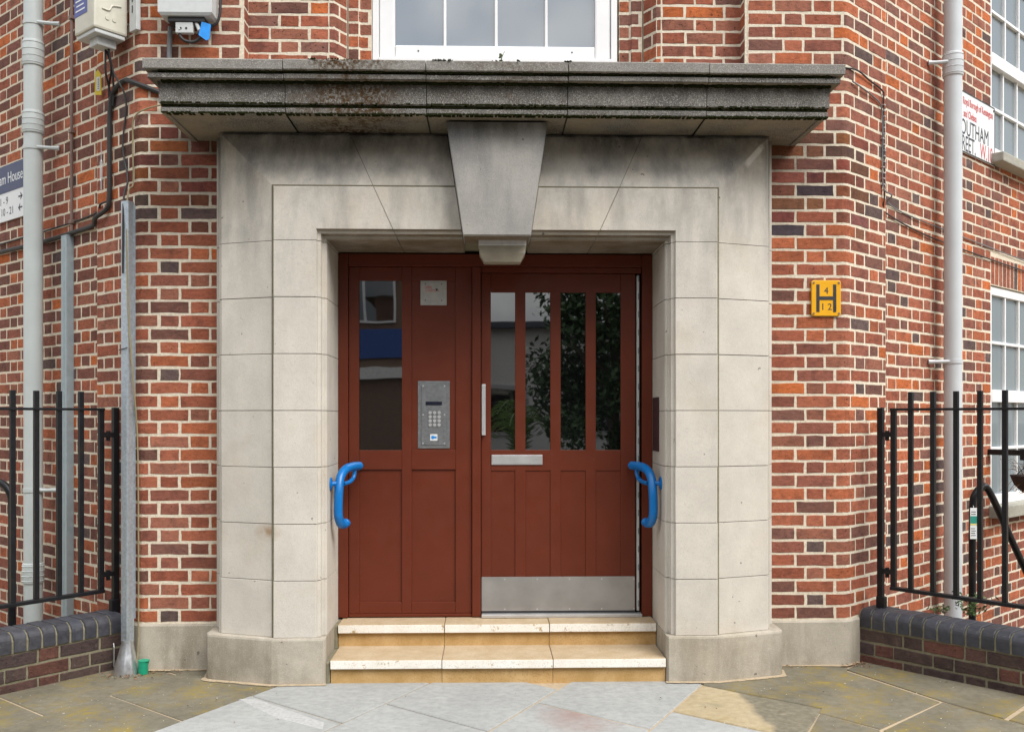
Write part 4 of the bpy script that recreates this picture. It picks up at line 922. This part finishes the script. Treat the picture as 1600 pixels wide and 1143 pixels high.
# ---- intercom
o = thing('intercom', 'steel door intercom with keypad and small blue key sticker on the red side panel', 'intercom', (-0.3605, 0.163, 1.424))
yy = 0
MB().box(-0.0925, 0.0925, -0.004, -0.0005, -0.195, 0.195, 0.0012).build('back_plate', 'panel_steel', o)
fp = MB().box(-0.072, 0.072, -0.008, -0.0042, -0.176, 0.176, 0.001).build('face_plate', 'panel_steel', o)
MB().box(-0.047, 0.047, -0.0098, -0.0082, 0.055, 0.076).build('display', 'lcd', o)
for r_ in range(4):
    for c_ in range(3): MB().tube([(-0.026 + 0.026 * c_ + 0.005, -0.008, 0.012 - 0.0235 * r_), (-0.026 + 0.026 * c_ + 0.005, -0.0125, 0.012 - 0.0235 * r_)], 0.0098, 12).build('key', 'steel_pale', o)
st = MB().box(-0.021, 0.021, -0.0092, -0.0082, -0.150, -0.112).build('sticker', 'sign_white', o)
m = MB().tube([(-0.006, -0.0094, -0.131), (-0.006, -0.0102, -0.131)], 0.010, 14); m.box(0.002, 0.017, -0.0102, -0.0094, -0.136, -0.126); m.build('key_symbol', 'tag_blue', st)
for x in (-0.062, 0.062):
    for z in (-0.166, 0.0, 0.166): MB().tube([(x, -0.008, z), (x, -0.0095, z)], 0.005, 8).build('screw', 'steel_pale', o)
# ---- fire switch plate
o = thing('fire_switch', 'square steel fire switch plate at the top of the red side panel', 'switch', (-0.362, 0.163, 2.132))
MB().box(-0.076, 0.076, -0.005, -0.0005, -0.074, 0.074, 0.0015).build('frame', 'switch_steel', o); MB().box(-0.055, 0.055, -0.0075, -0.0052, -0.054, 0.056, 0.001).build('cover', 'switch_steel', o)
text('lettering', 'FIRE', 0.021, 'ink_red', o, (-0.047, -0.0078, 0.022)); text('lettering', 'SWITCH', 0.021, 'ink_red', o, (-0.047, -0.0078, 0.003))
MB().tube([(0.018, -0.0074, 0.016), (0.018, -0.009, 0.016)], 0.007, 10).build('keyhole', 'ink_black', o)
for x in (-0.047, 0.047):
    for z in (-0.046, 0.048): MB().tube([(x, -0.0074, z), (x, -0.009, z)], 0.0035, 8).build('screw', 'dark_plastic', o)
# ---- maroon plate on the right reveal
o = thing('blank_plate', 'dark maroon blank plate on the right stone reveal', 'plate', (0.91, 0.01, 1.37))
MB().box(-0.007, -0.001, -0.085, 0.085, -0.152, 0.152, 0.001).build('plate', 'purple_plate', o)
for z in (-0.14, 0.14): MB().tube([(-0.007, 0.07, z), (-0.009, 0.07, z)], 0.004, 8).build('screw', 'dark_plastic', o)
# ---- blue grab rails on both reveals
def grab(sign):
    o = thing('grab_rail', 'bright blue curved grab rail on the %s stone reveal' % ('left' if sign < 0 else 'right'), 'grab rail', (sign * 0.91, -0.13, 1.04), 0, 'blue grab rails')
    f = lambda L: [(-sign * x, y, z) for x, y, z in L]     # x: distance out from the reveal
    m = MB().tube(smoothpath(f([(0.130, 0.215, 0.092), (0.10, 0.155, 0.092), (0.068, 0.085, 0.078), (0.050, 0.030, 0.035), (0.046, 0.0, -0.04), (0.044, -0.005, -0.13), (0.046, 0.0, -0.18), (0.054, 0.025, -0.215), (0.068, 0.06, -0.222), (0.080, 0.08, -0.21)]), 5),
                  [0.0245] * 45 + [0.022], 16); m.build('rail', 'blue_plastic', o, smooth=True)
    MB().tube(smoothpath(f([(0.108, 0.175, 0.08), (0.105, 0.168, 0.035), (0.088, 0.13, 0.008), (0.062, 0.06, 0.0)]), 4), 0.012, 12).build('brace', 'blue_plastic', o, smooth=True)
    MB().tube(f([(0.0005, 0.0, 0.005), (0.006, 0, 0.005), (0.008, 0, 0.005), (0.010, 0, 0.005), (0.05, 0.01, 0.008)]), [0.036, 0.036, 0.033, 0.013, 0.012], 18).build('flange', 'blue_plastic', o, smooth=True)
    MB().tube(f([(0.128, 0.20, 0.09), (0.132, 0.27, 0.09)]), [0.013, 0.013], 10).build('wall_stub', 'blue_plastic', o, smooth=True)
grab(-1); grab(1)

# ================================================================== dwarf walls and railings
def dwarf(sign, P0, length, label):
    o = thing('dwarf_wall', label, 'low wall', (0, 0, 0), 0, 'low brick walls beside the entrance')
    A = Vector((P0[0], P0[1])); Bp = A + Vector((sign * DD.x, DD.y)) * length
    pa = Path([A, Bp] if sign > 0 else [Bp, A])
    # inward must point away from the entrance pavement: for the right wall inward is left of travel
    core = wall_sheet('mortar_core', pa, -0.03, 0.195, o, 'mortar_low', 0.005, 0.21)
    sp = lay_courses(pa, -0.03, 0.21, 'low', 0.03, -0.03, h=0.062)
    emit(sp, o, 300)
    # bullnose coping bricks on edge
    n = int(length / 0.0755); t = (Bp - A).normalized(); nrm = Vector((t.y, -t.x)) * (-1 if sign > 0 else 1)
    rz = math.atan2(t.y, t.x)
    flip = -1 if sign > 0 else 1
    yv = Vector((-t.y, t.x))
    inw = 1 if yv.dot(Vector((sign, 0.3))) > 0 else -1
    meshes = []
    for v in range(4):
        r3 = random.Random(v + 20); prof = [(-0.006, 0.0), (-0.006, 0.055)]
        for k in range(1, 6): an = R(90 * k / 6); prof.append((-0.006 + 0.05 * (1 - math.cos(an)), 0.055 + 0.05 * math.sin(an)))
        prof += [(0.044, 0.105), (0.17, 0.105)]
        for k in range(1, 6): an = R(90 * k / 6); prof.append((0.17 + 0.05 * math.sin(an), 0.055 + 0.05 * math.cos(an)))
        prof += [(0.22, 0.055), (0.22, 0.0)]
        cw = 0.0325
        L = [[(x, y * inw + inw * i_, z - i_ * (1 if z > 0.05 else 0)) for y, z in prof] for x, i_ in ((-cw, 0.003), (-cw + 0.004, 0.0), (cw - 0.004, 0.0), (cw, 0.003))]
        L = [[(x + r3.uniform(-.0012, .0012), y, z) for x, y, z in q] for q in L]
        me = MB().loft(L); me.smooth = False; me = me.mesh('coping_brick'); me.materials.append(M['brick_coping']); meshes.append(me)
    for k in range(n):
        p = A + t * (0.04 + 0.0755 * k); c = link('coping_brick', meshes[k % 4], o, (p.x, p.y, 0.2 + rnd.uniform(-0.002, 0.002)), rz + rnd.uniform(-0.01, 0.01))
        c.color = (*brick_colour('coping'), 1)
    m = MB(); L = []
    for q in (A - t * 0.002, Bp + t * 0.002):
        L.append([(q.x + yv.x * inw * y, q.y + yv.y * inw * y, 0.2 + z) for y, z in ((0.0, -0.004), (0.0, 0.055), (0.014, 0.082), (0.044, 0.098), (0.17, 0.098), (0.20, 0.082), (0.212, 0.055), (0.212, -0.004))])
    m.loft(L); m.build('coping_mortar', 'mortar_low', o)
    return o
t = NT('blue_black_engineering_brick'); oi = t.n.new('ShaderNodeObjectInfo').outputs['Color']; n_ = t.noise(40, 4, 0.6)
c_ = t.mix(1.0, oi, t.gray(t.ramp(n_, 0.3, 0.7, 0.7, 1.35)), 'MULTIPLY'); c_ = t.mix(t.ramp(t.noise(18, 5, 0.7), 0.6, 0.74, 0, 0.5), c_, (0.16, 0.15, 0.12))
t.set(Base_Color=c_, Roughness=t.ramp(n_, 0.3, 0.7, 0.42, 0.7), Specular_IOR_Level=0.45); t.bump(n_, 0.3, 0.003); M['brick_coping'] = t.m
dwarf(1, PR, 1.75, 'low dark brick wall with blue-black coping right of the entrance')
dwarf(-1, PL_, 1.75, 'low dark brick wall with blue-black coping left of the entrance')
def railing(sign, P0, ts, label):
    rz = math.atan2(DD.y, sign * DD.x)
    o = thing('railing', label, 'railing', (P0[0], P0[1], 0), rz, 'black railings on the low walls')
    bx = lambda n, x, w, z0, z1, d=None: MB().box(x - w / 2, x + w / 2, -(d or w) / 2, (d or w) / 2, z0, z1, 0.002).build(n, 'black_iron', o)
    wp_, ep = ts[0], ts[1]
    post = bx('wall_post', wp_, 0.032, 0.37, 1.465, 0.03); bx('end_post', ep, 0.028, 0.42, 1.462, 0.026)
    for z in (1.31, 0.52):
        MB().box(wp_ - 0.004, ep + 0.004, -0.012, 0.012, z - 0.014, z + 0.014, 0.003).build('hinge_lug', 'black_iron', o)
        MB().tube([((wp_ + ep) / 2, 0, z - 0.035), ((wp_ + ep) / 2, 0, z + 0.022)], 0.012, 8).build('hinge_pin', 'black_iron', o)
    for z in (0.65, 1.42): MB().tube([(wp_, -0.015, z), (wp_, -0.021, z)], 0.008, 8).build('bolt', 'black_iron', o)
    for x in ts[2:]: bx('bar', x, 0.0245, 0.42, 1.552)
    L = ts[-1] + 0.1
    MB().box(ep - 0.014, L, -0.02, 0.02, 1.447, 1.461, 0.002).build('top_rail', 'black_iron', o); MB().box(ep - 0.014, L, -0.02, 0.02, 0.418, 0.438, 0.003).build('bottom_rail', 'black_iron', o)
    MB().box(wp_ - 0.02, wp_ + 0.03, -0.02, 0.02, 0.29, 0.372, 0.006).build('foot', 'black_iron', o)
    MB().box(L - 0.4, L - 0.375, -0.012, 0.012, 0.30, 0.42).build('foot', 'black_iron', o)
railing(1, (2.227, 0.108), [0.011, 0.089] + [0.19 + 0.127 * k for k in range(10)], 'black iron railing on the right low wall')
railing(-1, (-2.227, 0.073), [-0.077, 0.008] + [0.124 + 0.1225 * k for k in range(11)], 'black iron railing on the left low wall')
# ---- stair handrails behind the railings
o = thing('stair_handrail', 'black curved stair handrail behind the right railing', 'handrail', (2.93, 0.4, 0), 0)
MB().tube(smoothpath([(0, 0, -1.15), (0, 0, 0), (0, 0, 0.5), (0.003, 0.0, 0.86), (0.02, 0, 0.94), (0.065, 0.01, 0.975), (0.12, 0.02, 0.945), (0.33, 0.10, 0.58), (0.6, 0.2, 0.12)], 6), 0.021, 14).build('rail', 'black_iron', o, smooth=True)
MB().tube([(0.58, 0.19, -1.15), (0.58, 0.19, 0.16)], 0.019, 10).build('post', 'black_iron', o)
o = thing('stair_handrail', 'black hooped handrail at the left edge behind the left railing', 'handrail', (-2.86, 0.10, 0), 0)
MB().tube(smoothpath([(0.125, -0.02, -1.15), (0.125, -0.02, 0), (0.125, -0.02, 0.6), (0.125, -0.02, 0.9), (0.11, -0.015, 0.985), (0.06, 0, 1.035), (0.0, 0.02, 1.03), (-0.06, 0.04, 0.96), (-0.25, 0.12, 0.66), (-0.55, 0.25, 0.16)], 6), 0.021, 14).build('rail', 'black_iron', o, smooth=True)
MB().tube([(-0.53, 0.24, -1.15), (-0.53, 0.24, 0.2)], 0.019, 10).build('post', 'black_iron', o)
# ---- printed tag on the handrail
o = thing('hanging_label', 'white and green printed label hanging beside the right handrail', 'label', (2.925, 0.375, 0.665), 0)
MB().box(-0.022, 0.022, -0.002, 0.001, 0, 0.19, 0.001).build('card', 'sign_white', o)
MB().box(-0.0215, 0.0215, -0.0032, -0.0022, 0.095, 0.14).build('green_band', 'tag_green', o); MB().box(-0.0215, 0.0215, -0.0032, -0.0022, 0.086, 0.092).build('yellow_band', 'tag_yellow', o)
for i in range(4): MB().box(-0.017, 0.012 - 0.004 * (i % 2), -0.0032, -0.0022, 0.02 + 0.014 * i, 0.024 + 0.014 * i).build('print_line', 'ink_grey', o)
for i in range(2): MB().box(-0.016, 0.014, -0.0032, -0.0022, 0.150 + 0.014 * i, 0.154 + 0.014 * i).build('print_line', 'ink_grey', o)
MB().tube([(0, 0, 0.188), (0.003, 0.012, 0.215)], 0.0015, 5).build('cord', 'sign_white', o)
# ---- hanging basket at the right edge
p = wing_pt(1, 2.06, -0.30); o = thing('hanging_basket', 'dark hanging basket with dry stems at the right edge', 'basket', (p.x, p.y, 0.865), WA)
m = MB(); L = []
for z, r_ in ((0.0, 0.03), (0.02, 0.075), (0.07, 0.125), (0.13, 0.15), (0.14, 0.153)): L.append([(r_ * math.cos(2 * math.pi * k / 20), r_ * math.sin(2 * math.pi * k / 20), z) for k in range(20)])
m.loft(L); m.build('bowl', 'basket', o, smooth=True)
for k in range(3):
    an = 2 * math.pi * k / 3 + 2.6
    MB().tube([(0.15 * math.cos(an), 0.15 * math.sin(an), 0.14), (0, 0, 0.26)], 0.003, 5).build('chain', 'black_iron', o)
MB().box(-0.19, 0.35, -0.03, 0.03, 0.25, 0.325, 0.004).box(0.10, 0.16, 0.028, 0.35, 0.27, 0.31, 0.003).build('bracket', 'black_iron', o)
m = MB(); r2 = random.Random(12)
for k in range(34):
    an = r2.uniform(0, 6.28); a0 = r2.uniform(0.02, 0.12); rr = r2.uniform(0.1, 0.24); h_ = r2.uniform(0.02, 0.16) if k % 3 else -0.12
    m.tube(smoothpath([(a0 * math.cos(an), a0 * math.sin(an), 0.135), (rr * 0.7 * math.cos(an + .3), rr * 0.7 * math.sin(an + .3), 0.16 + h_ * 0.7), (rr * math.cos(an), rr * math.sin(an), 0.14 + h_)], 3), 0.0016, 4)
m.build('stems', 'leaf_dead', o)['kind'] = 'stuff'

# ================================================================== plants, litter, small ground things
def leaf_quads(m, base, n, r_, h_, size, rg, flat=0.3):
    for _ in range(n):
        an = rg.uniform(0, 6.283); rr = r_ * math.sqrt(rg.random()); z = h_ * rg.random() ** 0.8
        c = Vector((base[0] + rr * math.cos(an) * (0.4 + z / max(h_, .01)), base[1] + rr * math.sin(an) * (0.4 + z / max(h_, .01)), base[2] + z))
        d = Vector((rg.uniform(-1, 1), rg.uniform(-1, 1), rg.uniform(-0.4, 1))).normalized(); e = d.cross(Vector((rg.uniform(-1, 1), rg.uniform(-1, 1), rg.uniform(-1, 1)))).normalized()
        l = size * rg.uniform(0.6, 1.5); w_ = l * flat
        m.add([c - d * l * .5, c + e * w_ * .5, c + d * l * .5, c - e * w_ * .5], [(0, 1, 2, 3)])
def weed(label, loc, n, r_, h_, size, stems, seed, flat=0.35, mat='leaf'):
    rg = random.Random(seed); o = thing('weed', label, 'plant', loc)
    for k in range(stems):
        an = rg.uniform(0, 6.28); rr = rg.uniform(0.3, 1) * r_
        MB().tube(smoothpath([(0, 0, 0), (rr * .35 * math.cos(an), rr * .35 * math.sin(an), h_ * .5), (rr * math.cos(an), rr * math.sin(an), h_ * rg.uniform(.7, 1))], 3), 0.0012, 4).build('stem', mat, o)
    m = MB(); leaf_quads(m, (0, 0, 0), n, r_, h_, size, rg, flat); m.build('leaves', mat, o)
weed('tiny weed growing on top of the cornice below the window', (0.02, -0.55, 3.203), 11, 0.022, 0.055, 0.016, 3, 4, 0.7)
weed('feathery green weed on the right low wall beside the drainpipe', (2.66, -0.12, 0.305), 150, 0.10, 0.12, 0.032, 9, 8, 0.28)
weed('low dark weed trailing along the right low wall', (2.52, -0.03, 0.302), 70, 0.07, 0.035, 0.024, 4, 9, 0.35)
o = thing('pipe_cap', 'green plastic pipe stub on the ground beside the cable pole', 'pipe', (-1.945, -0.075, 0.0))
m = MB().tube([(0, 0, -0.003), (0, 0, 0.012), (0, 0, 0.05), (0.004, 0, 0.068)], [0.024, 0.026, 0.027, 0.029], 16); m.build('stub', 'green_plastic', o, smooth=True)
MB().tube([(0.004, 0, 0.0685), (0.004, 0, 0.074)], 0.030, 16).build('rim', 'green_plastic', o)
tag(MB().loft([[(-0.02, y, 0.0), (0.012, y, 0.0), (0.016, y, 0.11), (-0.004, y, 0.13), (-0.014, y, 0.10)] for y in (-0.002, 0.002)]).build('metal_offcut', 'steel_pale', None, (-2.135, 0.0, 0.02), R(-60)), 'bent metal offcut leaning in the corner behind the flared pole foot', 'scrap')
m = MB(); rg = random.Random(21)
for (cx, cy, n, sp_) in ((-2.02, -0.12, 60, 0.07), (-1.82, -0.05, 30, 0.06), (2.06, -0.02, 60, 0.06), (1.63, -0.05, 16, 0.05), (1.3, -0.7, 8, 0.5), (-1.3, -0.7, 8, 0.5), (0.3, -0.7, 6, 0.6)):
    for _ in range(n):
        x, y = rg.gauss(cx, sp_), rg.gauss(cy, sp_ * .5); s_ = rg.uniform(0.004, 0.012); a = rg.uniform(0, 6.28); z = 0.003 + rg.uniform(0, 0.005)
        m.add([(x - s_ * math.cos(a), y - s_ * math.sin(a), z), (x - .4 * s_ * math.sin(a), y + .4 * s_ * math.cos(a), z + s_ * .5), (x + s_ * math.cos(a), y + s_ * math.sin(a), z), (x + .4 * s_ * math.sin(a), y - .4 * s_ * math.cos(a), z + .001)], [(0, 1, 2, 3)])
tag(m.build('leaf_litter', 'leaf_dead'), 'dry brown leaf litter along the foot of the walls', 'litter', kind='stuff')
m = MB()                                                   # mortar smears where the plinth meets the slabs
for sign in (-1, 1):
    pts = [(0.90, -0.335), (1.185, -0.345), (1.53, -0.24), (1.575, -0.22), (1.60, -0.02), (1.985, -0.03), (2.09, 0.045)]
    for (a, b) in zip(pts, pts[1:]):
        a, b = Vector(a), Vector(b); d = (b - a).normalized(); n_ = Vector((d.y, -d.x)); k = max(2, int((b - a).length / 0.035))
        for i in range(k):
            q0, q1 = a + (b - a) * i / k, a + (b - a) * (i + 1) / k; w0 = rg.uniform(0.002, 0.013)
            m.loft([[(sign * q.x, q.y, 0.0), (sign * (q.x + n_.x * w0), q.y + n_.y * w0, 0.0035), (sign * (q.x - n_.x * 0.02), q.y - n_.y * 0.02, 0.006)] for q in (q0, q1)])
o = m.build('mortar_fillet', 'joint', pav); o['kind'] = 'stuff'

# ================================================================== the other side of the street (seen in the glass)
o = thing('opposite_building', 'brown brick building with blue band reflected in the left glass pane', 'building', (-6.0, -15.5, 0))
MB().box(-26, 4.6, -6, 0, -0.06, 8.2).build('wall', 'opp_brick', o); MB().box(-26, 4.6, 0.002, 0.05, 2.7, 3.35).build('blue_band', 'bluepanel', o)
MB().box(-9, 4.6, 0.002, 0.12, 2.25, 2.5).build('white_band', 'render_white', o); MB().box(-9, 4.6, 0.002, 0.10, 4.6, 4.9).build('white_band', 'render_white', o)
for k in range(7):
    for z in (3.5, 5.6):
        wdw = MB().box(-8.6 + 1.85 * k, -7.2 + 1.85 * k, 0.003, 0.06, z, z + 1.1).build('window', 'white_pvc', o)
        for j in range(2): MB().box(-8.55 + 1.85 * k + 0.68 * j, -7.93 + 1.85 * k + 0.68 * j, 0.061, 0.07, z + 0.06, z + 1.04).build('pane', 'glass_dark', wdw)
m = MB(); m.loft([[(x, 0.4, 8.2), (x, -3, 9.6), (x, -6.4, 8.2)] for x in (-26.3, 4.9)]); m.build('roof', 'roof_slate', o)
o = thing('brick_terrace', 'long brown brick terrace across the street right of the white house', 'building', (7.4, -16.0, 0))
MB().box(0, 24, -7, 0, -0.06, 8.6).build('wall', 'opp_brick', o)
for k in range(9):
    for z in (1.0, 3.7, 6.2):
        wdw = MB().box(0.8 + 2.6 * k, 2.0 + 2.6 * k, 0.003, 0.06, z, z + 1.5).build('window', 'white_pvc', o); MB().box(0.9 + 2.6 * k, 1.9 + 2.6 * k, 0.061, 0.07, z + 0.1, z + 1.4).build('pane', 'glass_dark', wdw)
m = MB(); m.loft([[(x, 0.4, 8.6), (x, -3.5, 10.2), (x, -7.4, 8.6)] for x in (-0.3, 24.3)]); m.build('roof', 'roof_slate', o)
o = thing('white_house', 'white rendered house reflected beside the trees in the door glass', 'building', (3.6, -19.0, 0))
MB().box(-4.6, 3.6, -6, 0, -0.06, 3.7).build('wall', 'render_white', o)
for k in range(3):
    for z in (0.9,):
        wdw = MB().box(-4.0 + 2.4 * k, -2.6 + 2.4 * k, 0.003, 0.06, z, z + 1.3).build('window', 'steel_pale', o); MB().box(-3.9 + 2.4 * k, -2.7 + 2.4 * k, 0.061, 0.07, z + 0.1, z + 1.2).build('pane', 'glass_dark', wdw)
m = MB(); m.loft([[(x, 0.3, 3.7), (x, 0.3, 3.85), (x, -6.3, 3.95), (x, -6.3, 3.7)] for x in (-4.9, 3.9)]); m.build('roof', 'roof_slate', o)
def tree(label, loc, rx, rz_, zc, seed, n=13000):
    rg = random.Random(seed); o = thing('street_tree', label, 'tree', loc, 0, 'street trees across the road')
    m = MB().tube([(0, 0, -0.06), (0.03, 0, 0.8), (-0.02, 0.05, 1.7), (0.05, 0, zc)], [0.17, 0.13, 0.11, 0.05], 10)
    for k in range(9):
        an = k * 2.4; m.tube(smoothpath([(0, 0, 1.5 + 0.15 * k), (rx * .45 * math.cos(an), rx * .45 * math.sin(an), zc - 0.6 + 0.12 * k), (rx * .85 * math.cos(an), rx * .85 * math.sin(an), zc + 0.1 * k)], 3), [0.06, 0.05, 0.045, 0.035, 0.03, 0.02, 0.012], 6)
    m.build('trunk', 'bark', o); m = MB()
    cl = [(rg.uniform(-.75, .75) * rx, rg.uniform(-.75, .75) * rx, zc + rg.uniform(-.85, .85) * rz_, rg.uniform(.3, .55) * rx) for _ in range(26)]
    for _ in range(n):
        c = rg.choice(cl); d = Vector((rg.gauss(0, 1), rg.gauss(0, 1), rg.gauss(0, 1))).normalized() * c[3] * rg.random() ** .4
        p = Vector(c[:3]) + d; a = Vector((rg.uniform(-1, 1), rg.uniform(-1, 1), rg.uniform(-1, 1))).normalized(); b = a.cross(Vector((rg.uniform(-1, 1), rg.uniform(-1, 1), 1))).normalized(); s_ = rg.uniform(0.045, 0.085)
        m.add([p - a * s_, p + b * s_ * .5, p + a * s_, p - b * s_ * .5], [(0, 1, 2, 3)])
    m.build('crown', 'leaf_dark', o)
tree('dense dark street tree reflected in the middle panes of the door', (2.2, -11.0, 0), 1.4, 2.3, 2.7, 31)
tree('wide dark street tree reflected in the rightmost pane of the door', (4.2, -12.5, 0), 2.1, 2.6, 3.2, 32)
tree('tall street tree across the road far to the right', (9.5, -13.0, 0), 2.6, 2.8, 4.6, 35)
tree('tall street tree across the road far to the left', (-11.5, -13.5, 0), 2.6, 2.8, 4.6, 36)
tree('slim street tree reflected along the edge of the left glass pane', (-5.4, -13.5, 0), 1.3, 1.9, 4.6, 33, 2600)
o = thing('palm', 'small bright palm reflected low in the first door pane', 'palm', (0.55, -12.5, 0)); rg = random.Random(2)
MB().tube([(0, 0, -0.06), (0, 0, 0.5)], [0.11, 0.09], 10).build('trunk', 'bark', o)
for k in range(16):
    an = k * 2.4; m = MB(); tip = 0.75; q = smoothpath([(0, 0, 0.5), (tip * .4 * math.cos(an), tip * .4 * math.sin(an), 1.25 + 0.03 * k), (tip * math.cos(an), tip * math.sin(an), 1.05 + 0.03 * k)], 6)
    m.tube(q, 0.008, 4)
    for i in range(2, len(q)):
        for s_ in (-1, 1):
            e = Vector((-math.sin(an) * s_, math.cos(an) * s_, -0.25)) * 0.26 + (q[i] - q[i - 1]); m.add([q[i], q[i] + e * 0.5 + Vector((0, 0, .015)), q[i] + e, q[i] + e * 0.5 - Vector((0, 0, .015))], [(0, 1, 2, 3)])
    m.build('frond', 'palm', o)

# lettering becomes plain mesh
bpy.context.view_layer.update(); dg = bpy.context.evaluated_depsgraph_get()
for o in TEXTS:
    me = bpy.data.meshes.new_from_object(o.evaluated_get(dg)); nm = o.name.split('.')[0]; mt = o.data.materials[0]
    me.materials.clear(); me.materials.append(mt)
    n = bpy.data.objects.new('tmp', me); COL.objects.link(n); n.parent = o.parent
    n.location = o.location; n.rotation_euler = o.rotation_euler; n.scale = o.scale
    bpy.data.objects.remove(o); n.name = nm; n['kind'] = 'stuff'
